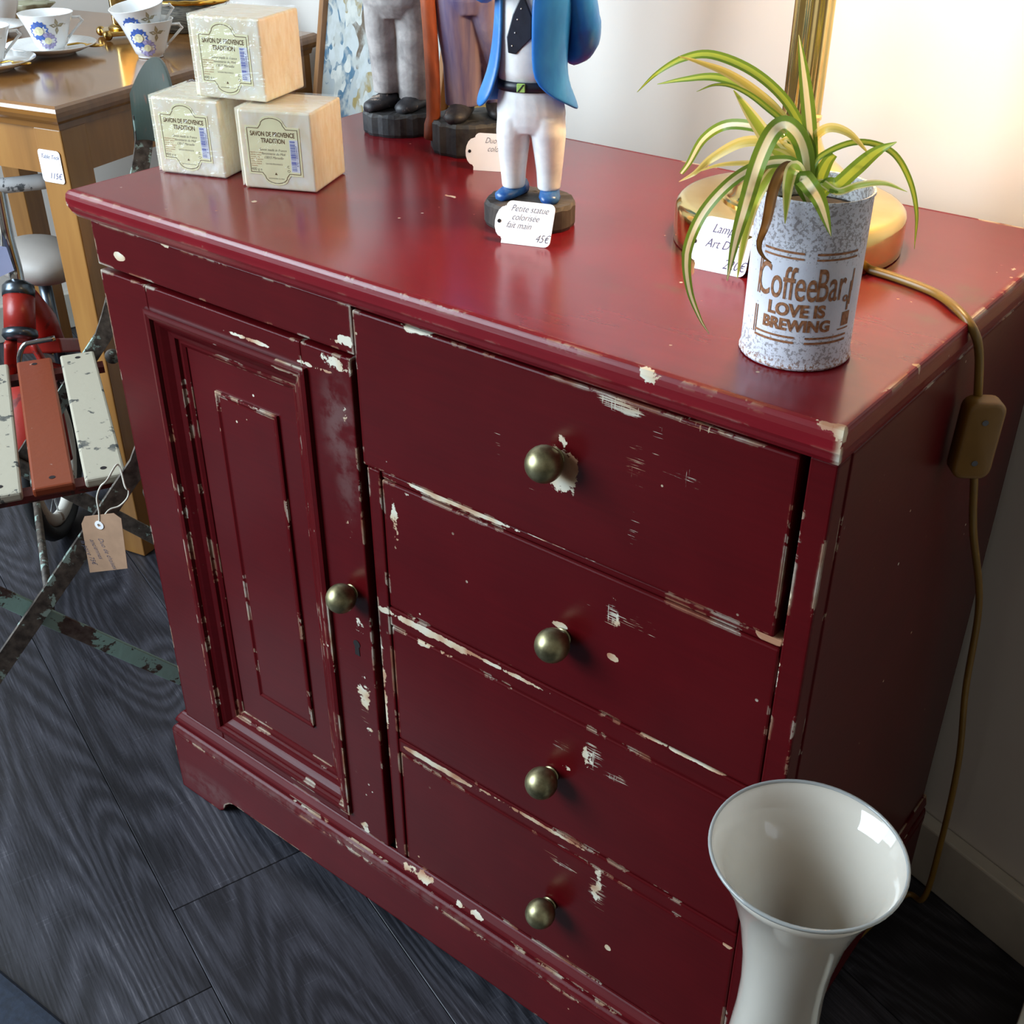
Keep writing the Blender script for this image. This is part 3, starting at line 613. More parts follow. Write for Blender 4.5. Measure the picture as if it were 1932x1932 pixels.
ob('hand', MB().sphere((-.044, -.016, .168), .0105, 12, 8, (.8, .9, 1.2)), M_skin, s1, True); ob('hand', MB().sphere((.038, -.022, .163), .0105, 12, 8, (.8, .9, 1.2)), M_skin, s1, True)
head(s1, 0, 0, .292, .021, M_blackp)
s2, r2 = tall_statue('carved statue with mauve trousers and a brown cane on a rough base', (820, 276), (950, 292), None, .50, 1)
b2 = .0330; ob('base', rough_disc(.0440, .0430, b2, 12, 40, .07), M_baseblack, s2)
shoe(s2, -.0085, -.008, b2, -.10, .050, .0260, .0200, M_chippale); shoe(s2, .026, .012, b2, .35, .046, .0245, .0190, M_chippale)
tr = MB(); loft(tr, [(-.0075, .002, b2+.012, .0190, .0195), (-.0085, .002, .085, .0195, .020), (-.0120, .002, .120, .0215, .022), (-.014, 0, .150, .0215, .022)])
loft(tr, [(.027, .020, b2+.012, .0165, .018), (.0270, .016, .085, .0170, .019), (.0220, .006, .120, .0195, .021), (.016, 0, .150, .0205, .022)])
loft(tr, [(0, 0, .134, .026, .020), (0, 0, .148, .0365, .0245), (0, 0, .17, .0360, .025), (0, 0, .190, .034, .023)]); merged('trousers', tr, M_purplep, s2, .0013, 3)
cj = MB(); loft(cj, [(0, 0, .172, .042, .030), (0, 0, .190, .038, .028), (0, 0, .215, .037, .027), (0, 0, .255, .042, .028), (0, 0, .285, .043, .026), (0, 0, .305, .028, .020), (0, 0, .315, .013, .013)]); merged('coat', cj, M_bluep, s2, .0014, 3)
ob('cane', MB().tube(spline([(-.0385, -.012, .012), (-.036, -.014, .05), (-.0365, -.014, .10), (-.038, -.016, .15), (-.040, -.018, .205)], 5), [.0095]*3+[.0075]*17+[.0080], 10), M_cane, s2, True)
ob('sleeve', MB().tube(spline([(-.036, 0, .290), (-.052, 0, .262), (-.052, -.008, .232), (-.042, -.018, .212)], 4), .0125, 12), M_bluep, s2, True); ob('sleeve', MB().tube(spline([(.036, 0, .290), (.052, 0, .262), (.054, -.004, .230), (.048, -.010, .200)], 4), .0125, 12), M_bluep, s2, True)
ob('hand', MB().sphere((-.040, -.019, .208), .0105, 12, 8, (.9, .9, 1.1)), M_skin, s2, True); ob('hand', MB().sphere((.047, -.012, .192), .0105, 12, 8, (.8, .9, 1.2)), M_skin, s2, True)
head(s2, 0, 0, .312, .021, M_blackp)

# ------------------------------------------------------------------ brass lamp
def brass(name, c1, c2, rough): 
    t = NT(name); co = t.coord(); n = t.noise(co, 25, 3); t.set(t.ramp(n, [(0.3, c1), (0.7, c2)]), t.math('ADD', rough, t.math('MULTIPLY', n, 0.06)), 1.0); return t.m
M_brass = brass('polished_brass', srgb(222, 188, 112), srgb(238, 208, 140), 0.10)
M_brassdark = brass('dark_brass', srgb(150, 120, 66), srgb(190, 156, 90), 0.16)
LP = np.array([0.612, 0.2925])
lamp = thing('table_lamp', 'brass table lamp with round domed base and fluted column, switched on', 'lamp', (LP[0], LP[1], H+.0002))
def lat(prof, mat, name, par, seg=56, smooth=True):
    o = ob(name, MB().lathe(prof, (LP[0], LP[1], H), seg), mat, par, True); smooth_by_angle(o, .6); return o
lat([(.091, .0003), (.0945, .001), (.0950, .004), (.0950, .026), (.0940, .031), (.0905, .0345), (.086, .0358), (.060, .0368), (.058, .0368)], M_brass, 'base', lamp)
lat([(.058, .0366), (.0580, .0385), (.0565, .0400), (.0545, .0402), (.0535, .0425), (.0515, .0440), (.049, .050), (.043, .0585), (.034, .066), (.027, .0700), (.0255, .0735), (.0235, .0750), (.0200, .082), (.0165, .092), (.0150, .100), (.0165, .1015), (.0165, .104), (.0140, .106)], M_brass, 'dome', lamp)
fl_r = []; nf = 64
for z in (.104, .25, .335):
    fl_r.append([(LP[0]+(.0142+.0013*math.cos(8*2*PI*j/nf))*math.cos(2*PI*j/nf+.3), LP[1]+(.0142+.0013*math.cos(8*2*PI*j/nf))*math.sin(2*PI*j/nf+.3), H+z) for j in range(nf)])
smooth_by_angle(ob('column', MB().rings(fl_r), M_brass, lamp, True), 1.2)
lat([(.016, .333), (.019, .336), (.017, .342), (.008, .348), (.012, .356), (.013, .372), (.010, .376)], M_brassdark, 'socket', lamp, 24)
def shade_mat():
    t = NT('cream_shade_cloth'); co = t.coord(); n = t.noise(co, 400, 2)
    tl = t.new('ShaderNodeBsdfTranslucent'); tl.inputs[0].default_value = srgb(255, 232, 190); df = t.new('ShaderNodeBsdfDiffuse'); df.inputs[0].default_value = srgb(240, 224, 196)
    mx = t.new('ShaderNodeMixShader'); mx.inputs[0].default_value = 0.5; t.l(df.outputs[0], mx.inputs[1]); t.l(tl.outputs[0], mx.inputs[2]); t.l(mx.outputs[0], t.out.inputs[0]); return t.m
sh_ = ob('lamp_shade', MB().lathe([(.150, .335), (.075, .50), (.0745, .50), (.1490, .335)], (LP[0], LP[1], H), 48, caps=False), shade_mat(), lamp, True)
def bulb_mat():
    t = NT('bulb_glass'); e = t.new('ShaderNodeEmission'); e.inputs[0].default_value = (1.0, .62, .26, 1); e.inputs[1].default_value = 40; t.l(e.outputs[0], t.out.inputs[0]); return t.m
ob('bulb', MB().sphere((LP[0], LP[1], H+.402), .026, 20, 14, (1, 1, 1.15)), bulb_mat(), lamp, True)
pl_ = bpy.data.lights.new('lamp_glow', 'POINT'); pl_.energy = 10.5; pl_.color = (1.0, .70, .38); pl_.shadow_soft_size = 0.028
po = bpy.data.objects.new('lamp_glow', pl_); COL.objects.link(po); po.parent = lamp; po.matrix_parent_inverse = PINV[lamp.name]; po.location = (LP[0], LP[1], H+.340+.025)
# flex with in-line switch
M_flex = plain('gold_brown_flex', srgb(128, 98, 40), 0.35, 0, 0.1, 20)
M_switch = plain('gold_brown_plastic', srgb(122, 88, 34), 0.42, 0, 0.08, 20)
zc = H+.0035
top_pts = [onz(x, y, zc) for x, y in ((1600, 500), (1635, 507), (1700, 527), (1765, 553), (1808, 585))]
def onx(u, v, x): return onpl(u, v, (x, 0, 0), (1, 0, 0))
drop = [onx(1836, 622, .8025), onx(1847, 665, .806), onx(1845, 745, .809)]
sw = onx(1838, 820, .813)
low = [onx(1838, 900, .811), onx(1836, 1000, .815), onpl(1847, 1140, N*.60, N), onpl(1822, 1300, N*.615, N), onpl(1808, 1440, N*.63, N), onpl(1775, 1590, N*.645, N)]
endp = onz(1705, 1690, .004)
cable = spline(top_pts+drop+[sw]+low+[np.array([.835, .405, .02]), endp, endp+np.array([-.02, -.10, 0])], 8)
ob('flex', MB().tube(cable, .0034, 10), M_flex, lamp, True)
upv = np.array([0.02, 0.02, 1.0]); upv /= np.linalg.norm(upv)
nx = np.array([.62, -.784, 0.0]); nx /= np.linalg.norm(nx); sx_ = np.cross(upv, nx); sx_ /= np.linalg.norm(sx_)
def rr_poly(w_, h_, r, k=5): return [(cx+r*math.cos(a), cy+r*math.sin(a)) for cx, cy, a0 in ((w_-r, h_-r, 0), (-w_+r, h_-r, PI/2), (-w_+r, -h_+r, PI), (w_-r, -h_+r, 1.5*PI)) for a in np.linspace(a0, a0+PI/2, k)]
swc = sw+nx*.004
R = []
for k_, d_ in ((.86, -.0085), (1.0, -.0065), (1.0, .0065), (.92, .0085), (.80, .0092)):
    R.append([swc+sx_*x*k_+upv*y*(1-(1-k_)*.55)+nx*d_ for x, y in rr_poly(.0150, .0330, .0085)])
swo = ob('switch', MB().rings(R), M_switch, lamp, True); smooth_by_angle(swo, .9); swo['label'] = 'brown in-line switch box with two screws'
M_steel = plain('bright_steel', srgb(190, 192, 196), 0.25, 1.0, 0.1, 50)
for dz_ in (-.018, .017):
    m = MB(); m.prism([(.0024*math.cos(a), .0024*math.sin(a)) for a in np.linspace(0, 2*PI, 14, False)], swc+upv*dz_+nx*.0092, sx_, upv, nx, .0006); ob('screw', m, M_steel, swo)

# ------------------------------------------------------------------ tin can planter
CC = np.array([0.7215, 0.0910]); CR = 0.0368; CH = 0.1125
can = thing('tin_can', 'weathered pale blue tin can with rust brown coffee lettering used as planter', 'planter', (CC[0], CC[1], H+.0002))
def can_mat():
    t = NT('weathered_can_paint'); co = t.coord(); n = t.noise(co, 420, 4, 0.7); m_ = t.noise(co, 22, 3); f = t.noise(co, 520, 2, 0.6)
    z = t.new('ShaderNodeSeparateXYZ'); t.l(co, z.inputs[0])
    band = t.math('MAXIMUM', t.step(z.outputs[2], H+.066, H+.085), t.step(z.outputs[2], H+.036, H+.012))
    sp = t.step(t.math('ADD', n, t.math('MULTIPLY', t.math('ADD', t.math('MULTIPLY', m_, .7), band), .13)), .68, .74)
    col = t.ramp(m_, [(0.3, srgb(196, 200, 214)), (0.7, srgb(226, 228, 236))])
    col = t.mix(t.math('MULTIPLY', sp, .62), col, srgb(104, 92, 88))
    big = t.step(t.noise(co, 170, 2), .735, .75); col = t.mix(big, col, srgb(34, 36, 44))
    rust = t.math('MULTIPLY', t.step(z.outputs[2], H+.010, H+.002), t.step(n, .45, .6)); col = t.mix(rust, col, srgb(150, 104, 74))
    t.set(col, .55); t.bump(n, .25, .0004); return t.m
M_can = can_mat()
cz = H+.0004
co_ = ob('can_wall', MB().lathe([(CR-.004, .0), (CR, .0005), (CR+.0008, .002), (CR+.0002, .0038), (CR-.0004, .006), (CR-.0004, CH-.003), (CR+.0006, CH-.0015), (CR+.0004, CH), (CR-.0010, CH-.0004), (CR-.0016, CH-.004), (CR-.0016, .006), (.001, .005)], (CC[0], CC[1], cz), 56), M_can, can, True); smooth_by_angle(co_, .8)
M_rustink = None
def rust_ink():
    t = NT('rust_brown_stencil'); co = t.coord(); n = t.noise(co, 420, 3); t.set(t.ramp(n, [(.35, srgb(120, 74, 42)), (.65, srgb(164, 112, 76))]), .7); return t.m
M_rustink = rust_ink()
ctheta = math.atan2(CAM[1]-CC[1], CAM[0]-CC[0])+.02
def cyl(x, y, h=.0003):
    a = ctheta+x/CR; r = CR-.0004+h; return (CC[0]+r*math.cos(a), CC[1]+r*math.sin(a), cz+y)
L = MB()
def cyl_text(s_, x, y, size, sx, **k):
    V, F = text_mesh(s_, size, res=4, **k); L.add([cyl(x+v[0]*sx, y+v[1]) for v in V], F)
cyl_text('Coffee', -.0120, .0490, .0310, .50, offset=.0002); cyl_text('Bar', .0185, .0490, .0310, .50, offset=.0002)
cyl_text('LOVE IS', -.0030, .0380, .0115, .98, offset=.0005); cyl_text('BREWING', -.0020, .0282, .0105, .98, offset=.0005)
def strip(x0, x1, y0, y1, k=10):
    P = [cyl(x0+(x1-x0)*i/k, y0) for i in range(k+1)]+[cyl(x0+(x1-x0)*i/k, y1) for i in range(k+1)]
    L.add(P, [(i, i+1, k+2+i, k+1+i) for i in range(k)])
for x0, x1 in ((-.0300, -.0020), (.0060, .0360)):
    strip(x0, x1, .0790, .0805); strip(x0, x1, .0755, .0768); strip(x0-.001, x1, .0228, .0242); strip(x0-.001, x1, .0192, .0208)
for x0 in (-.0330, -.0312): strip(x0, x0+.0008, .0210, .0400, 2); strip(x0, x0+.0008, .0480, .0720, 2)
strip(.0300, .0370, .0300, .0395, 5); strip(.0275, .0375, .0275, .0285, 5)          # cup and saucer
for i, (x, y) in enumerate(((.0335, .0405), (.0325, .0440), (.0350, .0480), (.0335, .0530), (.0355, .0600), (.0350, .0680))):
    if i: strip(min(px_, x), max(px_, x)+.0007, py_, y, 2)
    px_, py_ = x, y
cyl_text('o', .0305, .0470, .0090, .9, offset=.0003)
ob('stencil_lettering', L, M_rustink, can)
M_soil = plain('potting_soil', srgb(40, 30, 24), .95, 0, .4, 90, 1.0)
ob('soil', MB().lathe([(CR-.0020, 0), (CR-.0020, CH-.016), (CR*.5, CH-.013), (.002, CH-.012)], (CC[0], CC[1], cz), 28), M_soil, can, True)

# ------------------------------------------------------------------ spider plant
def leaf_mat(name, centre, margin, wd):
    t = NT(name); uvn = t.coord('UV'); sx = t.new('ShaderNodeSeparateXYZ'); t.l(uvn, sx.inputs[0])
    d = t.math('ABSOLUTE', t.math('SUBTRACT', sx.outputs[0], .5)); n = t.noise(t.mapp(uvn, (30, 2, 1)), 3, 2)
    f = t.step(t.math('ADD', d, t.math('MULTIPLY', t.math('SUBTRACT', n, .5), .08)), wd-.03, wd+.03)
    col = t.mix(f, centre, margin)
    b = t.b; t.set(col, .38, Specular_IOR_Level=.4)
    tl = t.new('ShaderNodeBsdfTranslucent'); t.l(t.mix(0.5, col, (.75, .85, .12, 1), 'MULTIPLY'), tl.inputs[0]); t.l(col, tl.inputs[0])
    mx = t.new('ShaderNodeMixShader'); mx.inputs[0].default_value = .42; t.l(b.outputs[0], mx.inputs[1]); t.l(tl.outputs[0], mx.inputs[2]); t.l(mx.outputs[0], t.out.inputs[0]); return t.m
CREAM, GREEN, LGREEN = srgb(236, 230, 196), srgb(112, 144, 52), srgb(172, 190, 76)
LM = [leaf_mat('leaf_white_stripe', CREAM, GREEN, .20), leaf_mat('leaf_pale_margin', LGREEN, srgb(230, 222, 160), .30), leaf_mat('leaf_green_margin', LGREEN, GREEN, .22), leaf_mat('leaf_dead_brown', srgb(140, 98, 52), srgb(112, 76, 40), .3), leaf_mat('leaf_yellow', srgb(206, 190, 96), srgb(222, 206, 130), .25)]
plant = thing('spider_plant', 'spider plant with arching cream and green striped leaves in the tin can', 'plant', (CC[0], CC[1], cz+CH-.012))
RH = np.array([math.cos(YAW), -math.sin(YAW), 0]); CD = np.array([CAM[0]-CC[0], CAM[1]-CC[1], 0]); CD /= np.linalg.norm(CD); RH2 = np.array([-CD[1], CD[0], 0])
root = np.array([CC[0], CC[1], cz+CH-.014])
def leaf(pix, wpx, mat, phi=0.0, fromroot=True, tipw=0.06, fold=.25, front=0.0):
    a = math.radians(phi); d = RH2*math.cos(a)+CD*math.sin(a); nrm = np.cross(d, (0, 0, 1))
    pts = [onpl(x, y, root, nrm) for x, y in pix]
    if front:
        k_ = len(pix); pts = [onpl(x, y, root+CD*front*min(1.0, (i+.8)/(k_*.45)), CD) for i, (x, y) in enumerate(pix)]
    if fromroot: pts = [root+(pts[0]-root)*np.array([.15, .15, 0])]+pts
    pts = spline(pts, 6); n = len(pts); V = []; UVs = []; F = []
    cl = np.cumsum([0]+[np.linalg.norm(pts[i+1]-pts[i]) for i in range(n-1)]); cl /= cl[-1]
    for i, p_ in enumerate(pts):
        t_ = pts[min(i+1, n-1)]-pts[max(i-1, 0)]; t_ /= np.linalg.norm(t_)
        view = CAM-p_; view /= np.linalg.norm(view); dist = np.linalg.norm(CAM-p_)
        side = np.cross(t_, nrm*(1 if phi >= 0 else 1)); 
        # blade lies across its stem, turned part of the way to the open side
        s1_ = np.cross(t_, np.array([0, 0, 1.0])); 
        s1_ = s1_/max(np.linalg.norm(s1_), 1e-6); s2_ = np.cross(view, t_); s2_ /= np.linalg.norm(s2_)
        if s1_@s2_ < 0: s1_ = -s1_
        sd = s1_*.22+s2_*.78; sd -= t_*(sd@t_); sd /= np.linalg.norm(sd); up_ = np.cross(sd, t_)
        if up_[2] < 0: up_ = -up_
        u_ = cl[i]; prof = min(1.0, .35+u_*3.2)*(1-max(0, (u_-.55)/.45)**2.0*(1-tipw))
        hw = .5*wpx*dist/FPX*prof
        for k in (-1, -.5, 0, .5, 1):
            V.append(p_+sd*hw*k+up_*hw*fold*abs(k)); UVs.append(((k+1)/2, u_))
    for i in range(n-1):
        for k in range(4): F.append((i*5+k, i*5+k+1, i*5+k+6, i*5+k+5))
    m = bpy.data.meshes.new('leaf'); m.from_pydata([tuple(v) for v in V], [], F); ul = m.uv_layers.new(name='UVMap')
    for lp in m.loops: ul.data[lp.index].uv = UVs[lp.vertex_index]
    m.update(); return link('leaf', m, LM[mat], plant, True)
leaf([(1533, 300), (1522, 262), (1482, 190), (1420, 135), (1345, 104), (1290, 110), (1240, 138), (1202, 174)], 17, 2, 5)
leaf([(1522, 300), (1490, 240), (1435, 182), (1375, 140), (1320, 118), (1280, 106)], 18, 4, -12)
leaf([(1515, 290), (1470, 215), (1415, 168), (1350, 146), (1290, 150), (1240, 159)], 17, 2, 15)
leaf([(1500, 262), (1440, 198), (1390, 166), (1350, 160), (1314, 173)], 11, 2, -20)
leaf([(1500, 320), (1460, 280), (1425, 230), (1384, 170)], 27, 1, 8)
leaf([(1510, 300), (1470, 262), (1430, 241), (1372, 236), (1328, 262), (1300, 308), (1285, 328)], 19, 0, 25, tipw=.4)
leaf([(1512, 310), (1470, 275), (1405, 268), (1345, 298), (1312, 326), (1281, 343)], 19, 4, 12)
leaf([(1512, 325), (1480, 312), (1410, 308), (1355, 312), (1312, 326)], 10, 4, 0)
leaf([(1505, 318), (1470, 305), (1420, 318), (1370, 352), (1322, 410), (1296, 480), (1300, 545), (1320, 600), (1338, 630)], 21, 0, 20, front=.050)
leaf([(1517, 285), (1490, 240), (1462, 246), (1434, 300), (1408, 385), (1388, 455), (1372, 530)], 32, 0, 20, front=.048)
leaf([(1505, 320), (1465, 320), (1432, 365), (1412, 420), (1400, 475), (1391, 526)], 20, 1, 20, front=.030)
leaf([(1530, 305), (1527, 240), (1519, 160), (1507, 66)], 25, 0, 10)
leaf([(1528, 310), (1532, 268), (1562, 242), (1602, 252), (1641, 292)], 17, 4, 18)
leaf([(1534, 318), (1560, 288), (1620, 268), (1680, 285), (1714, 335), (1729, 400), (1725, 470)], 11, 2, -8)
leaf([(1560, 352), (1580, 350), (1612, 322), (1652, 288), (1692, 268)], 27, 2, 22)
leaf([(1545, 345), (1580, 362), (1620, 350), (1668, 346), (1712, 362)], 13, 1, 30)
leaf([(1515, 340), (1528, 352), (1548, 385), (1568, 446)], 33, 0, 20, tipw=.05, front=.050)
leaf([(1508, 330), (1496, 318), (1486, 355), (1481, 422)], 25, 1, 20, front=.050)
leaf([(1500, 325), (1480, 318), (1460, 355), (1446, 420), (1432, 462), (1440, 484), (1456, 496)], 20, 3, 20, front=.046)
leaf([(1545, 345), (1552, 325), (1562, 305), (1574, 292)], 26, 2, 14, tipw=.5)
leaf([(1520, 330), (1508, 292), (1482, 246), (1470, 240)], 22, 2, 30)
leaf([(1525, 330), (1512, 295), (1490, 262), (1466, 270)], 15, 4, 20)

# ------------------------------------------------------------------ white glass vase
VC = np.array([0.849, -0.0690]); VH = 0.52; VR = 0.0645
vase = thing('glass_vase', 'tall white opal glass vase with flared rim standing before the cabinet corner', 'vase', (VC[0], VC[1], 0.0005))
def vase_mat():
    t = NT('opal_white_glass'); co = t.coord(); n = t.noise(co, 4, 2); t.set(t.ramp(n, [(0.3, srgb(196, 189, 176)), (0.7, srgb(204, 197, 184))]), .06, Subsurface_Weight=.35, Subsurface_Radius=(.03, .028, .025), Subsurface_Scale=.6, Coat_Weight=.6, Coat_Roughness=.02); return t.m
M_vase = vase_mat(); M_rim = plain('clear_glass_rim', srgb(214, 220, 220), .03, 0, .02, 20, 0, Transmission_Weight=.6)
outer = [(.046, .0), (.052, .003), (.056, .012), (.058, .05), (.056, .10), (.050, .17), (.042, .24), (.0335, .31), (.0300, .355), (.0295, .385), (.0315, .415), (.0370, .450), (.0455, .480), (.0555, .503), (VR, VH)]
inner = [(r-.0022, z) for r, z in outer[3:]][::-1]
vo = ob('vase_wall', MB().lathe(outer+[(VR-.0008, VH+.0006)]+inner+[(.02, .045)], (VC[0], VC[1], .001), 64), M_vase, vase, True)
ob('rim', MB().lathe([(VR-.0010, VH-.0004), (VR+.0004, VH-.0004), (VR+.0005, VH+.0008), (VR, VH+.0018), (VR-.0015, VH+.0018), (VR-.0020, VH+.0008), (VR-.0018, VH-.0004)], (VC[0], VC[1], .001), 64, caps=False), M_rim, vase, True)

# ------------------------------------------------------------------ side table
TA = math.radians(12.3); E0 = np.array([math.cos(TA), math.sin(TA), 0]); E1 = np.array([-math.sin(TA), math.cos(TA), 0])
TZ = 0.745; TC = onz(103, 204, TZ); TC[2] = 0; TW, TD = .81, .635
def tb(a, b, z=0): return TC+E0*a+E1*b+np.array([0, 0, z])     # a<=0 along the front to the left, b>=0 backwards
table = thing('side_table', 'honey coloured wooden side table with moulded polished top left of the cabinet', 'table', tuple(tb(-TW/2, TD/2)))
def wood(name, c1, c2, c3, rough, stretch):
    t = NT(name); co = t.mapp(t.coord(), (1, 1, 1), (0, 0, 0), (0, 0, -TA)); n = t.noise(t.mapp(co, stretch), 1.0, 4, .55, .4); f = t.noise(t.mapp(co, tuple(4*s_ for s_ in stretch)), 1.0, 2)
    t.set(t.ramp(t.math('ADD', t.math('MULTIPLY', n, .8), t.math('MULTIPLY', f, .2)), [(.3, c1), (.5, c2), (.7, c3)]), rough, Coat_Weight=.25, Coat_Roughness=.12); t.bump(f, .08, .0005); return t.m
M_tabletop = wood('polished_table_wood', srgb(110, 71, 32), srgb(126, 84, 41), srgb(140, 95, 48), .14, (3, 30, 3))
M_tableleg = wood('honey_table_wood', srgb(126, 84, 35), srgb(145, 98, 44), srgb(160, 113, 54), .42, (26, 26, 2))
RSt = []
for o, z in ((.012, TZ-.034), (.010, TZ-.026), (.006, TZ-.024), (.003, TZ-.020), (.0, TZ-.014), (.0, TZ-.008), (.002, TZ-.003), (.007, TZ)):
    RSt.append([tb(-TW+o, o, z), tb(-o, o, z), tb(-o, TD-o, z), tb(-TW+o, TD-o, z)])
ob('table_top', MB().rings(RSt), M_tabletop, table)
LG, INS = .050, .014
def tbox(a0, a1, b0, b1, z0, z1):
    P = [tb(a0, b0, z0), tb(a1, b0, z0), tb(a1, b1, z0), tb(a0, b1, z0), tb(a0, b0, z1), tb(a1, b0, z1), tb(a1, b1, z1), tb(a0, b1, z1)]
    return MB().add(P, [(0,3,2,1),(4,5,6,7),(0,1,5,4),(1,2,6,5),(2,3,7,6),(3,0,4,7)])
for a0 in (-INS-LG, -TW+INS):
    for b0 in (INS, TD-INS-LG):
        ob('leg', tbox(a0, a0+LG, b0, b0+LG, .0005, TZ-.034), M_tableleg, table, False, .002, 2)
ob('apron', tbox(-TW+INS+LG, -INS-LG, INS+.004, INS+.022, TZ-.100, TZ-.034), M_tableleg, table); ob('apron', tbox(-TW+INS+LG, -INS-LG, TD-INS-.022, TD-INS-.004, TZ-.100, TZ-.034), M_tableleg, table)
ob('apron', tbox(-INS-.022, -INS-.004, INS+LG, TD-INS-LG, TZ-.100, TZ-.034), M_tableleg, table); ob('apron', tbox(-TW+INS+.004, -TW+INS+.022, INS+LG, TD-INS-LG, TZ-.100, TZ-.034), M_tableleg, table)
# paper price sticker on the table leg
a_ = onpl(70, 280, tb(-INS, INS-.0012), E1); b_ = onpl(122, 334, tb(-INS, INS-.0012), E1)
pt = thing('price_tag', 'white price sticker on the front leg of the wooden side table', 'price tag', tuple(a_))
wx, hz = .041, .046
P0 = np.array(a_)+np.array([0, 0, -hz]); P0 = P0-E0*0.0
card = ob('card', MB().prism([(x+wx/2, y+hz/2) for x, y in rr_poly(wx/2, hz/2, .005)], P0, E0, (0, 0, 1), -E1, .0005), M_card, pt)
m = MB(); fn = lambda x, y: tuple(P0+E0*x-E1*.0007+np.array([0, 0, y])); put_text(m, 'Table Teck', .004, .034, .0085, .9, fn, shear=.4, align='LEFT'); put_text(m, '115€', .037, .006, .0120, .9, fn, shear=.4, align='RIGHT'); ob('handwriting', m, M_pen, card)

# ------------------------------------------------------------------ porcelain on the table
M_china = plain('white_porcelain', srgb(236, 238, 238), .08, 0, .02, 20, 0, Coat_Weight=.5, Coat_Roughness=.03)
M_petal_b = plain('blue_flower_print', srgb(76, 112, 196), .3, 0, .2, 300); M_petal_p = plain('lilac_flower_print', srgb(170, 162, 206), .3, 0, .2, 300); M_leafp = plain('tan_leaf_print', srgb(168, 158, 128), .3, 0, .2, 200); M_yel = plain('cream_flower_centre', srgb(236, 232, 190), .3, 0, .1, 200)
M_gold = brass('gold_spoon', srgb(214, 160, 60), srgb(240, 196, 100), .12)
CUPH = .056
def cup_r(z): return .0215+.0215*(z/CUPH)**1.15
def cup(label, pos, turn, tilt=0.0, handle=True, group='flowered porcelain cups on the side table'):
    t = thing('teacup', label, 'cup', tuple(pos), group, turn)
    if tilt: t.rotation_euler = (tilt*.4, -tilt, turn)
    prof = [(.0165, 0), (.0197, .0005), (.0202, .004)]+[(cup_r(z), z) for z in np.linspace(.006, CUPH, 9)]+[(cup_r(CUPH)-.0012, CUPH+.0004)]+[(cup_r(z)-.0022, z) for z in np.linspace(CUPH, .009, 8)]+[(.004, .007)]
    b = ob('bowl', MB().lathe(prof, (0, 0, 0), 44), M_china, t, True); smooth_by_angle(b, 1.0)
    if handle:   # angular handle at +x
        hp = [(cup_r(.045)-.002, 0, .046), (cup_r(.046)+.012, 0, .046), (cup_r(.046)+.016, 0, .040), (cup_r(.02)+.0005, 0, .016), (cup_r(.01)-.001, 0, .008)]
        hh = MB()
        for i in range(4): hh.tube([hp[i], hp[i+1]], .0022, 8, (1.35, .9))
        for p_ in hp[1:4]: hh.sphere(p_, .0026, 8, 6)
        ob('handle', hh, M_china, t, True)
    def on(x, y, h=.0004):   # wrap: x metres round the cup from the front (-y), y height
        r = cup_r(y)+h; a = -PI/2+x/max(r, .02); return (r*math.cos(a), r*math.sin(a), y)
    def flower(cx, cy, r, mat, inner, name):
        m_ = MB(); k = 28; P = [on(cx+r*(1 if i % 2 else .84)*math.cos(2*PI*i/k), cy+r*(1 if i % 2 else .84)*math.sin(2*PI*i/k)) for i in range(k)]
        m_.add([on(cx, cy, .0006)]+P, [(0, i+1, (i+1) % k+1) for i in range(k)]); ob(name, m_, mat, b)
        m2 = MB(); P = [on(cx+inner*r*math.cos(2*PI*i/12), cy+inner*r*math.sin(2*PI*i/12), .0010) for i in range(12)]; m2.add([on(cx, cy, .0011)]+P, [(0, i+1, (i+1) % 12+1) for i in range(12)]); ob('flower_centre', m2, M_yel, b)
    flower(-.0185, .033, .0160, M_petal_b, .45, 'blue_flower'); flower(-.006, .0175, .0140, M_petal_p, .40, 'lilac_flower')
    lf = MB()
    for a in (.3, 1.7, 2.9, 4.5):
        c = (.011, .039); P = [on(c[0]+d_*math.cos(a)-w_*math.sin(a), c[1]+d_*math.sin(a)+w_*math.cos(a)) for d_, w_ in ((0, 0), (.006, .003), (.013, 0), (.006, -.003))]; lf.add(P, [(0, 1, 2, 3)])
    P = [on(.012+x, .040+y) for x, y in ((0, 0), (.015, .001), (.015, .0018), (0, .001))]; lf.add(P, [(0, 1, 2, 3)]); ob('leaf_print', lf, M_leafp, b)
    return t
def saucer(label, pos, r=.071, mat=None):
    t = thing('saucer', label, 'saucer', tuple(pos), 'porcelain saucers on the side table', 0.0)
    o = ob('dish', MB().lathe([(.030, 0), (.036, 0), (.038, .0035), (.052, .007), (r, .0155), (r, .0168), (.052, .009), (.034, .0062), (.005, .0055)], (0, 0, 0), 48), mat or M_china, t, True); return t
def spoon(label, pos, ang, L_=.10):
    t = thing('teaspoon', label, 'spoon', tuple(pos), None, ang)
    ob('handle', MB().tube(spline([(-L_*.5, 0, .001), (-L_*.1, 0, .005), (L_*.2, 0, .0035)], 5), [.0028]*5+[.0016]*6, 8, (1, .6)), M_gold, t, True); ob('bowl', MB().sphere((L_*.32, 0, .0035), .0125, 14, 8, (1.35, .85, .22)), M_gold, t, True); return t
lookc = lambda p_: math.atan2(CAM[1]-p_[1], CAM[0]-p_[0])+PI/2
s_pos = onz(97, 106, TZ+.002); s_pos = s_pos+np.array([-.33, .25, 0])*.075; s_pos[2] = TZ+.0003
saucer('white saucer under the single cup nearest the table front', s_pos)
cp = s_pos+np.array([0, 0, .0066]); cup('white cup with blue flower on a saucer, gold spoon beside it', cp, lookc(cp)+.1)
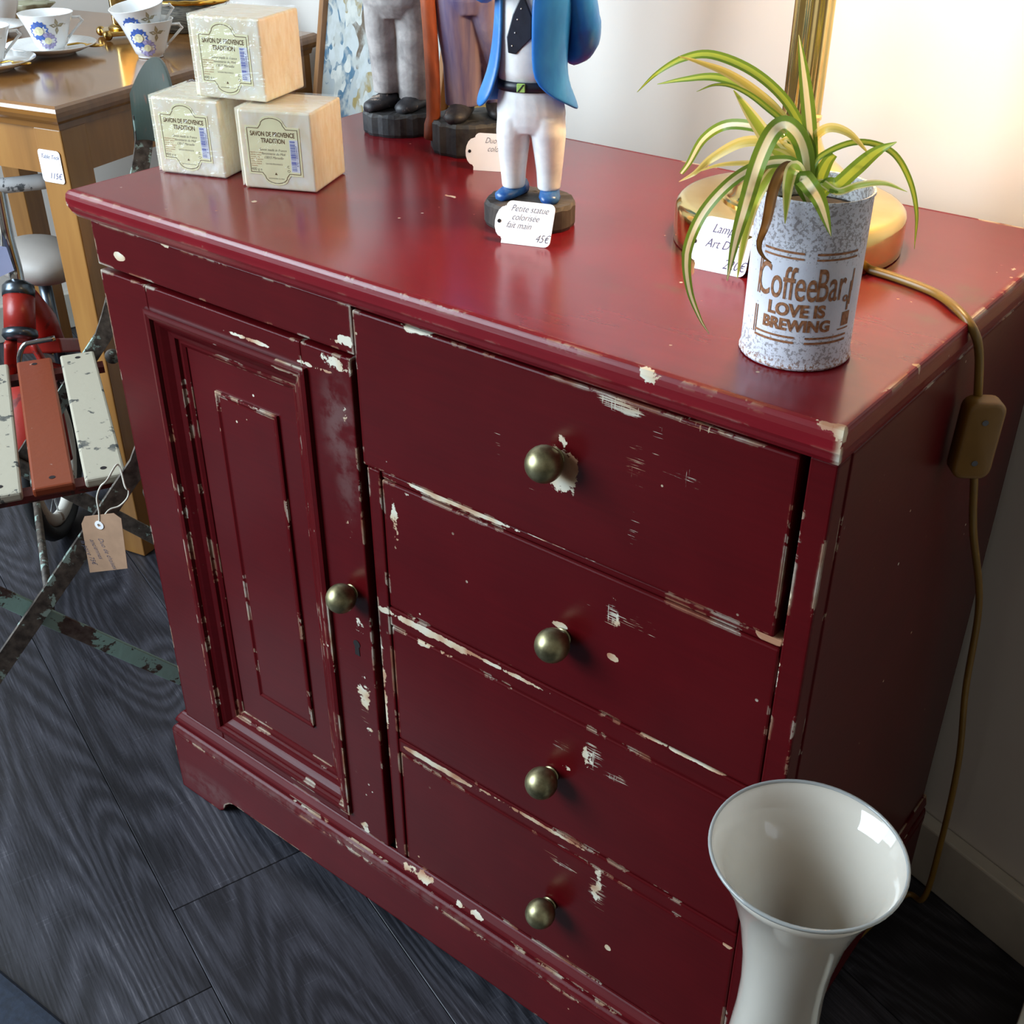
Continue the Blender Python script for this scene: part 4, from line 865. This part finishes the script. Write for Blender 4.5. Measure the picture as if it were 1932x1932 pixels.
spoon('gold teaspoon lying on the saucer of the single flowered cup', s_pos+np.array([.030, .040, .0085]), .35, .062)
c2 = onz(285, 110, TZ); c2 = c2+np.array([-.33, .25, 0])*.035; c2[2] = TZ+.0003
cup('white flowered cup, lower of the two stacked behind the soaps', c2, lookc(c2)+.1)
cup('white flowered cup tilted inside the lower stacked cup', c2+np.array([-.003, -.002, .0225]), lookc(c2)+.1, .15)
# pieces cut by the left edge of the picture
q = onz(-20, 132, TZ); q[2] = TZ+.0003; saucer('white saucer cut by the picture edge, nearest the table corner', q)
q2 = q+np.array([0, 0, .0066]); cup('white flowered cup at the picture edge with only its handle showing', q2, lookc(q2)+.1); spoon('gold teaspoon on the saucer at the picture edge', q+np.array([.040, .018, .0095]), .35, .05)
q = onz(-25, 66, TZ); q[2] = TZ+.0003; saucer('white saucer with fluted edge behind the single cup at picture edge', q, .069)
q = onz(-2, 42, TZ); q[2] = TZ+.0003
sg = thing('sugar_bowl', 'white porcelain bowl with pink flower at the top left corner', 'bowl', tuple(q), None, 0.0)
ob('bowl', MB().lathe([(.026, 0), (.030, .001), (.031, .008), (.040, .030), (.046, .060), (.044, .085), (.040, .095), (.034, .100), (.020, .108), (.006, .112)], (0, 0, 0), 36), M_china, sg, True)
fm = MB(); fa = lookc(q)-PI/2+.35; 
for i in range(6):
    a = 2*PI*i/6; fm.sphere((.0455*math.cos(fa)+.006*math.cos(a)*-math.sin(fa), .0455*math.sin(fa)+.006*math.cos(a)*math.cos(fa), .052+.006*math.sin(a)), .0045, 8, 6, (.5, .5, 1))
ob('pink_flower', fm, plain('pink_flower_print', srgb(206, 130, 170), .4, 0, .2, 200), sg, True)
q = onz(45, 22, TZ); q[2] = TZ+.0003
ld = thing('leaf_dish', 'small green beige leaf shaped porcelain dish near the table back', 'dish', tuple(q), None, .9)
P = [(.055*math.cos(a)*(1+.12*math.cos(9*a)), .030*math.sin(a)*(1+.12*math.cos(9*a))) for a in np.linspace(0, 2*PI, 48, False)]
ob('dish', MB().rings([[(x*k_, y*k_, z) for x, y in P] for k_, z in ((.5, 0), (.75, .003), (1.0, .014), (.98, .016), (.72, .006), (.2, .003))]), plain('sage_glaze', srgb(168, 166, 140), .2, 0, .08, 30), ld, True)
# brass candlestick behind the cups, gilt rimmed basket
q = onz(236, 72, TZ); q = q+np.array([-.33, .25, 0])*.03; q[2] = TZ+.0003
cs = thing('brass_candlestick', 'square brass candlestick with ball feet behind the stacked cups', 'candlestick', tuple(q), None, lookc(q)+.2)
ob('base_plate', MB().box((-.036, -.03, .006), (.036, .03, .014)), M_brass, cs, False, .002, 2)
for x in (-.034, .034):
    for y in (-.026, .026): ob('ball_foot', MB().sphere((x, y, .0085), .0085, 14, 8), M_brassdark, cs, True)
ob('post', MB().box((-.017, -.006, .022), (.017, .006, .19)), M_brass, cs, False, .001, 1); ob('collar', MB().lathe([(.020, .012), (.026, .015), (.024, .019), (.018, .023)], (0, 0, 0), 24), M_brassdark, cs, True)
q = onz(352, 62, TZ); q = q+np.array([-.33, .25, 0])*.06; q[2] = TZ+.0003
bs = thing('gilt_basket', 'dark oval basket with gilt rope rim partly hidden by the soaps', 'basket', tuple(q), None, .6)
M_dkreed = paint2('dark_reed', srgb(40, 36, 30), srgb(96, 90, 76), 60, .6, .6, None, (1, 1, 8))
ob('basket_body', MB().lathe([(.045, 0), (.05, .002), (.070, .050), (.068, .050), (.048, .004), (.005, .003)], (0, 0, 0), 36, 1.15, .8), M_dkreed, bs, True)
rim_pts = [(.0805*math.cos(a), .056*math.sin(a), .052) for a in np.linspace(0, 2*PI, 40)]
ob('rope_rim', MB().tube(rim_pts, [.0035+.0012*(i % 2) for i in range(40)], 8), M_gold, bs, True)

# ------------------------------------------------------------------ painting and board leaning on the wall
lean = math.radians(10.3); d1 = .040
pA = onpl(625, 0, N*(VW-d1), N); uL = pA@U; zt_ = pA[2]
def lp(u, s_, th=0.0):   # s_: distance up the leaning plane, th: forward of it
    z = s_*math.cos(lean); v = VW-d1-(zt_-z)*math.tan(lean)
    return uv2w(u, v, z)-(N*math.cos(lean)+np.array([0, 0, -math.sin(lean)]))*th
pr = onpl(852, 100, N*(VW-.055), N)@U; hL = 1.06/math.cos(lean)
painting = thing('framed_painting', 'tall abstract painting in thin wooden frame leaning on the wall behind the statues', 'painting', tuple(lp((uL+pr)/2, 0)))
def canvas_mat():
    t = NT('abstract_canvas_paint'); co = t.mapp(t.coord(), (1, 1, 1), (0, 0, 0), (0, 0, .314)); d_ = t.noise(t.mapp(co, (1, 1, .6)), 9, 3)
    ad = t.new('ShaderNodeVectorMath', operation='ADD'); t.l(t.mapp(co, (17, 1, 9)), ad.inputs[0]); sc_ = t.new('ShaderNodeVectorMath', operation='SCALE'); cb = t.new('ShaderNodeCombineXYZ'); t.l(d_, cb.inputs[0]); t.l(t.noise(co, 14, 2), cb.inputs[2]); t.l(cb.outputs[0], sc_.inputs[0]); sc_.inputs[3].default_value = 4.5; t.l(sc_.outputs[0], ad.inputs[1])
    v = t.vor(ad.outputs[0], 1.6); s3 = t.new('ShaderNodeSeparateXYZ'); t.l(v.outputs['Color'], s3.inputs[0])
    pal = t.ramp(s3.outputs[0], [(0.0, srgb(170, 176, 176)), (.34, srgb(150, 158, 160)), (.50, srgb(66, 100, 122)), (.66, srgb(182, 184, 178)), (.78, srgb(136, 120, 72)), (.88, srgb(90, 76, 60)), (.95, srgb(46, 76, 104))], 'CONSTANT')
    n = t.noise(co, 45, 3); t.set(t.mix(t.step(n, .38, .66), pal, srgb(158, 162, 158)), .6); t.bump(n, .5, .001); return t.m
P = [lp(uL+.012, .012), lp(pr-.012, .012), lp(pr-.012, hL-.012), lp(uL+.012, hL-.012)]; Q = [lp(uL+.012, .012, .012), lp(pr-.012, .012, .012), lp(pr-.012, hL-.012, .012), lp(uL+.012, hL-.012, .012)]
ob('canvas', MB().rings([P, Q]), canvas_mat(), painting)
M_frame = wood('oak_frame_wood', srgb(120, 82, 48), srgb(146, 104, 66), srgb(164, 122, 82), .5, (30, 30, 3))
for a0, a1, s0, s1_ in ((uL, uL+.014, 0, hL), (pr-.014, pr, 0, hL), (uL+.014, pr-.014, 0, .014), (uL+.014, pr-.014, hL-.014, hL)):
    ob('frame_bar', MB().rings([[lp(a0, s0), lp(a1, s0), lp(a1, s1_), lp(a0, s1_)], [lp(a0, s0, .022), lp(a1, s0, .022), lp(a1, s1_, .022), lp(a0, s1_, .022)]]), M_frame, painting, False, .001, 1)
bu0 = pr+.012; bu1 = onpl(962, 100, N*(VW-.05), N)@U
board_o = ob('mustard_board', MB().rings([[lp(a, s_, t_) for a, s_ in ((bu0, .0), (bu1, .0), (bu1, 1.0), (bu0, 1.0))] for t_ in (0.0, .014)]), plain('mustard_painted_board', srgb(136, 104, 36), .6, 0, .12, 12), None, False, .001, 1)
tag(board_o, 'narrow mustard yellow board leaning on the wall behind the mauve-trousered statue', 'board')

# ------------------------------------------------------------------ folding garden chair
CS = np.array([-.8718, .4899, 0]); CAv = np.array([.4899, .8718, 0]); CO = np.array([-.0941, .0582, 0])
def ch(w_, b_, z): return CO+CS*w_+CAv*b_+np.array([0, 0, z])
chair = thing('folding_chair', 'old folding metal garden chair with cream and orange seat slats beside the cabinet', 'chair', tuple(ch(.2, -.1, 0)))
def chip_mat(name, top, under, mid, amt=.52, scale=26, stretch=(1, 1, 1), rough=.6):
    t = NT(name); co = t.coord(); n = t.noise(t.mapp(co, stretch), scale, 5, .65, .3); n2 = t.noise(co, 90, 3)
    c = t.mix(t.step(n, amt, amt+.035), t.ramp(n2, [(.35, under), (.7, mid)]), top); t.set(c, rough); t.bump(t.math('ADD', n, n2), .35, .0008); return t.m
M_verdi = chip_mat('flaking_verdigris_metal', srgb(150, 172, 162), srgb(58, 50, 44), srgb(104, 94, 84), .56, 42)
M_verdi2 = chip_mat('flaking_turquoise_metal', srgb(146, 182, 172), srgb(62, 42, 36), srgb(100, 88, 80), .46, 26, (1, 1, 1))
M_slatc = chip_mat('worn_cream_slat_paint', srgb(170, 164, 146), srgb(40, 48, 52), srgb(120, 118, 108), .38, 34)
M_slato = chip_mat('orange_brown_slat_paint', srgb(122, 52, 24), srgb(196, 186, 176), srgb(160, 140, 126), .30, 34, (1, 1, 1), .38)
M_slatred = chip_mat('dark_red_bar_paint', srgb(104, 36, 34), srgb(60, 30, 28), srgb(90, 50, 44), .42, 40)
M_dkgreen = chip_mat('dark_green_back_paint', srgb(34, 50, 44), srgb(96, 54, 40), srgb(44, 50, 44), .36, 30, (1, 1, 1), .45)
SLW, SLP = .0475, .0590
for i in range(5):
    b1_ = .003-i*SLP; mat = M_slato if i == 1 else M_slatc
    o = ob('seat_slat', MB().rings([[ch(w_, b1_-SLW, .402), ch(w_, b1_, .402), ch(w_, b1_, .414), ch(w_, b1_-SLW, .414)] for w_ in (0.0, .388)]), mat, chair, False, .003, 2)
    if i == 1: o['label'] = 'orange brown slat'
    for w_ in (.022, .370):
        hc_ = ch(w_, b1_-SLW*.5, .4141); ob('screw_hole', MB().prism([(.0038*math.cos(a), .0038*math.sin(a)) for a in np.linspace(0, 2*PI, 12, False)], hc_, CS, CAv*-1, (0, 0, 1), .0003), M_dark, o)
for w_ in (.010, .352):
    ob('seat_bar', MB().rings([[ch(w_+dw, b_, z) for dw, z in ((0, .392), (.022, .392), (.022, .4015), (0, .4015))] for b_ in (-.30, .012)]), M_slatred, chair)
def bar(name, pts, mat, wide=.0165, thick=.004):
    """flat bar lying in the side plane of the chair"""
    R = []
    pts = [np.array(p) for p in pts]
    for i, p_ in enumerate(pts):
        t_ = pts[min(i+1, len(pts)-1)]-pts[max(i-1, 0)]; t_ /= np.linalg.norm(t_); sd = np.cross(CS, t_); sd /= np.linalg.norm(sd)
        R.append([p_+sd*wide*x+CS*thick*y for x, y in ((-.5, -.5), (.5, -.5), (.5, .5), (-.5, .5))])
    return ob(name, MB().rings(R), mat, chair, False, .001, 1)
for w_, nm in ((-.010, 0), (.398, 1)):
    wi = 0.0 if nm == 0 else -.0
    post = spline([ch(w_, -.345, .004), ch(w_, -.185, .187), ch(w_, 0.0, .405), ch(w_, .024, .437), ch(w_, .048, .490), ch(w_, .085, .590), ch(w_, .120, .690), ch(w_, .1255, .735)], 5)
    bar('back_leg', post, M_verdi, .0235, .005)
    bar('front_leg', [ch(w_+(.0075 if nm == 0 else -.0075), .1120, .004), ch(w_+(.0075 if nm == 0 else -.0075), -.290, .400)], M_verdi2 if nm == 0 else M_verdi, .0235, .005)
    ob('bolt', MB().tube([ch(w_-.006 if nm == 0 else w_+.006, .028, .392), ch(w_-.012 if nm == 0 else w_+.012, .028, .392)], .011, 14), M_verdi, chair, True)
ob('stretcher', MB().tube([ch(-.004, .098, .030), ch(.392, .098, .030)], .0058, 10), M_verdi, chair, True)
ob('stretcher', MB().tube([ch(-.004, -.118, .235), ch(.392, -.118, .235)], .0052, 10), M_verdi, chair, True)
ob('stretcher', MB().tube([ch(-.004, -.330, .024), ch(.392, -.330, .024)], .0058, 10), M_verdi, chair, True)
R = []
for k in range(25):       # arched, bowed back slat
    t_ = k/24; w_ = -.016+.424*t_; ar = 1-(2*t_-1)**2; bow = .022*ar; z0_ = .700+.03*ar; z1_ = .762+.078*ar
    R.append([ch(w_, .111+bow, z0_), ch(w_, .115+bow, z0_), ch(w_, .119+bow, z1_), ch(w_, .115+bow, z1_)])
ob('back_slat', MB().rings(R), M_dkgreen, chair, True)['label'] = 'dark green back slat'
# kraft tag on string
KN = np.array([-.40, .9165, 0]); pw_ = onpl(195, 1030, ch(-.034, 0, 0), CS); T4 = [onpl(x, y, pw_, KN) for x, y in ((160, 974), (215, 968), (229, 978), (241, 1072), (170, 1080), (154, 988))]
kt = thing('kraft_tag', 'brown paper luggage tag hanging from the garden chair by white string', 'price tag', tuple(T4[4]))
M_kraft = plain('kraft_paper', srgb(176, 140, 112), .75, 0, .06, 60)
ez_ = -KN
kc = ob('card', MB().rings([[p_ for p_ in T4], [p_+ez_*.0005 for p_ in T4]]), M_kraft, kt)
ce = onpl(188, 990, pw_, KN)+ez_*.0007
kx = (T4[3]-T4[4]); kx /= np.linalg.norm(kx); ky = (T4[0]-T4[4]); ky = ky-kx*(ky@kx); ky /= np.linalg.norm(ky)
ob('eyelet', MB().rings([[ce+(kx*math.cos(a)+ky*math.sin(a))*r_+ez_*h_ for a in np.linspace(0, 2*PI, 20, False)] for r_, h_ in ((.0058, 0), (.0058, .0006), (.0022, .0007), (.0022, 0))], caps=False), M_card, kc)
m = MB()
for i, (s_, off) in enumerate((('Duo de chaises', .0385), ('anciennes', .0260), ('la paire 75€', .0125))):
    V, F = text_mesh(s_, .0092, .35, -.0001, 'LEFT'); m.add([tuple(T4[4]+ez_*.0009+ky*(.046-v[0]*.78)+kx*(off-.002+v[1])) for v in V], F)
ob('handwriting', m, M_pencil, kc)
s1_ = [onpl(x, y, pw_, CS if i_ > 1 else KN) for i_, (x, y) in enumerate(((188, 990), (187, 965), (183, 940), (190, 918), (202, 906)))]; s2_ = [onpl(x, y, pw_, CS) for x, y in ((188, 988), (205, 963), (225, 955), (240, 940), (243, 925), (236, 918))]
loop = spline(s1_+[ch(-.006, -.004, .43)+CAv*.0]+s2_[::-1], 6)
ob('string', MB().tube(loop, .0012, 6), plain('white_string', srgb(206, 200, 186), .9), kt, True)

# ------------------------------------------------------------------ old red scooter under the table
SB = np.array([-.673, .74, 0]); SN = np.array([.74, .673, 0]); SP = np.array([-.667, .270, 0])
def sp(u_, v_): return onpl(u_, v_, SP, SN)
def spo(p_, d_): return np.array(p_)+SN*d_
scoot = thing('child_scooter', 'old red child scooter with spoked wheel and grey saddle under the table', 'scooter', tuple(SP))
M_sred = chip_mat('chipped_red_enamel', srgb(146, 36, 28), srgb(96, 24, 24), srgb(120, 60, 54), .38, 20, (1, 1, 1), .35)
M_tyre = plain('black_rubber', srgb(22, 22, 24), .6, 0, .2, 40); M_wrim = chip_mat('white_rim_paint', srgb(196, 192, 182), srgb(120, 96, 76), srgb(150, 130, 112), .36, 30)
M_gun = plain('grey_steel', srgb(96, 104, 112), .3, .9, .15, 40); M_chrome = plain('chrome', srgb(200, 204, 208), .12, 1.0, .06, 40)
wr = .142
def wheel(c, r, parent):
    def ring(rad, sec): return [c+SB*rad*math.cos(a)+np.array([0, 0, 1])*rad*math.sin(a) for a in np.linspace(0, 2*PI, 41)[:-1]]
    def torus(rad, sr, wsc=1.0, seg=10):
        R = []
        for a in np.linspace(0, 2*PI, 49):
            d_ = SB*math.cos(a)+np.array([0, 0, 1])*math.sin(a); R.append([c+d_*(rad+sr*math.cos(b))+SN*sr*wsc*math.sin(b) for b in np.linspace(0, 2*PI, seg, False)])
        return MB().rings(R, caps=False)
    ob('tyre', torus(r-.013, .013), M_tyre, parent, True); ob('wheel_rim', torus(r-.036, .012, .9), M_wrim, parent, True)
    hb = ob('hub', MB().tube([c-SN*.026, c+SN*.026], .013, 14), M_gun, parent, True)
    for i in range(14):
        a = 2*PI*i/14; d_ = SB*math.cos(a)+np.array([0, 0, 1])*math.sin(a); ob('spoke', MB().tube([c+SN*(.014 if i % 2 else -.014)+d_*.010, c+d_*(r-.045)], .0016, 6), M_chrome, hb, True)
WC = np.array([SP[0], SP[1], wr+.0008]); wheel(WC, wr, scoot)
ax0, ax1 = sp(36, 640), sp(35, 520)
ob('head_tube', MB().tube([sp(38, 628), sp(35, 545)], .0240, 22), M_sred, scoot, True)
ob('headset_cup', MB().tube([sp(38, 640), sp(38, 634), sp(38, 624)], [.0235, .0275, .0265], 22), M_gun, scoot, True); ob('headset_cup', MB().tube([sp(35, 560), sp(35, 548), sp(34, 538), sp(34, 534)], [.0245, .0250, .0240, .019], 22), M_gun, scoot, True)
ob('stem', MB().tube(spline([sp(34, 540), sp(28, 505), sp(14, 455), sp(3, 400), sp(-6, 350)], 4), .0115, 12), M_chrome, scoot, True)
hb0 = sp(-6, 352); hd = np.array([.74, .673, 0]); 
hbar = [onpl(x, y, hb0, np.array([.84, -.54, 0])) for x, y in ((110, 338), (75, 343), (30, 348), (-30, 354), (-120, 364))]
ob('handlebar', MB().tube(hbar, .0118, 14), chip_mat('white_bar_paint', srgb(206, 206, 206), srgb(70, 74, 78), srgb(120, 122, 124), .40, 30), scoot, True)
ob('clamp_bolt', MB().tube([sp(60, 577)+SN*.0, sp(76, 576)], .0055, 10), M_tyre, scoot, True)
for sg_ in (-1, 1):
    ob('fork_blade', MB().tube(spline([sp(38, 640)+SN*.016*sg_+np.array([0, 0, -.004]), WC+np.array([0, 0, .155])+SN*.030*sg_, WC+np.array([0, 0, .08])+SN*.032*sg_, WC+SN*.030*sg_], 5), .0095, 10, (1.3, .7)), M_sred, scoot, True)
R = []
for a in np.linspace(math.radians(28), math.radians(150), 22):
    d_ = SB*math.cos(a)+np.array([0, 0, 1])*math.sin(a); R.append([WC+d_*((wr+.022)-.016*(y/.042)**2)+SN*y for y in np.linspace(-.042, .042, 9)]+[WC+d_*((wr+.019)-.016*(y/.042)**2)+SN*y for y in np.linspace(.042, -.042, 9)])
ob('mudguard', MB().rings(R), M_sred, scoot, True)
dk = [sp(62, 650), sp(150, 648)]; hd_ = dk[1]-dk[0]
ob('frame_deck', MB().rings([[p_+SN*x+np.array([0, 0, z]) for x, z in ((-.045, -.016), (.045, -.016), (.045, .010), (-.045, .010))] for p_ in (dk[0], dk[1], dk[1]+hd_*.9)]), M_sred, scoot, False, .003, 2)
ob('down_tube', MB().tube([sp(48, 560), sp(80, 605), sp(100, 650)], [.020, .024, .022], 12), M_sred, scoot, True)
sc0 = sp(74, 490)
ob('saddle', MB().sphere(sc0, .088, 28, 14, (1.0, .75, .42)), plain('grey_beige_saddle', srgb(168, 160, 152), .5, 0, .06, 10), scoot, True)
ob('saddle_post', MB().tube([sc0+np.array([0, 0, -.03]), np.array([sc0[0], sc0[1], dk[1][2]])], .011, 10), M_gun, scoot, True)
rc = np.array([sc0[0], sc0[1], 0])+SB*.06; wheel(np.array([rc[0], rc[1], .0978]), .097, scoot)
ob('rear_stay', MB().tube([dk[1]+hd_*.5+SN*.03, np.array([rc[0], rc[1], .0978])+SN*.03], .007, 8), M_sred, scoot, True)
f_ = np.array([.84, -.54, 0]); g_ = lambda x, y: onpl(x, y, SP+f_*.06, f_)
ob('brake_rod', MB().tube(spline([g_(38, 700), g_(37, 672), g_(45, 652), g_(62, 646), g_(104, 638)], 5), .0042, 10), M_chrome, scoot, True)
tg = [onpl(x, y, hb0+f_*.04, f_) for x, y in ((-40, 458), (12, 466), (27, 510), (0, 522), (-40, 528))]
bt_ = thing('price_tag', 'pale blue price tag hanging on the red scooter at the picture edge', 'price tag', tuple(tg[3]))
ob('card', MB().rings([tg, [p_+f_*.0006 for p_ in tg]]), plain('pale_blue_card', srgb(176, 186, 226), .6, 0, .03), bt_)
ob('string', MB().tube([onpl(4, 470, hb0+f_*.04, f_), onpl(2, 440, hb0+f_*.03, f_), onpl(-4, 400, hb0+f_*.02, f_)], .001, 6), plain('tag_string', srgb(200, 196, 186), .9), bt_, True)

# ------------------------------------------------------------------ floor mat and box at the picture corners
e0, e1 = onz(0, 1833, 0), onz(120, 1932, 0); dx = e1-e0; dx /= np.linalg.norm(dx); dy = np.array([dx[1], -dx[0], 0])
mc = e0-dx*.5
mo = ob('floor_mat', MB().rings([[mc+dx*x+dy*y+np.array([0, 0, z]) for x, y in ((o, o), (.82-o, o), (.82-o, .45-o), (o, .45-o))] for o, z in ((0, .0005), (0, .004), (.004, .009), (.012, .010))]), plain('dark_blue_mat', srgb(26, 36, 52), .85, 0, .2, 120, .6))
tag(mo, 'dark blue floor mat at the lower left corner of the picture', 'mat')
c0 = onz(1932, 1872, 0)+np.array([.002, .01, 0]); c1 = onz(1917, 1932, 0); dv = c1-c0; dv /= np.linalg.norm(dv); du = np.array([-dv[1], dv[0], 0])
bx_ = ob('white_box', MB().rings([[c0+dv*a+du*b+np.array([0, 0, z]) for a, b in ((0, 0), (0, .25), (.3, .25), (.3, 0))][::1] for z in (.0005, .055)]), plain('white_painted_box', srgb(206, 210, 200), .5, 0, .05), None, False, .0015, 2)
tag(bx_, 'low white box at the lower right corner beside the baseboard', 'box')
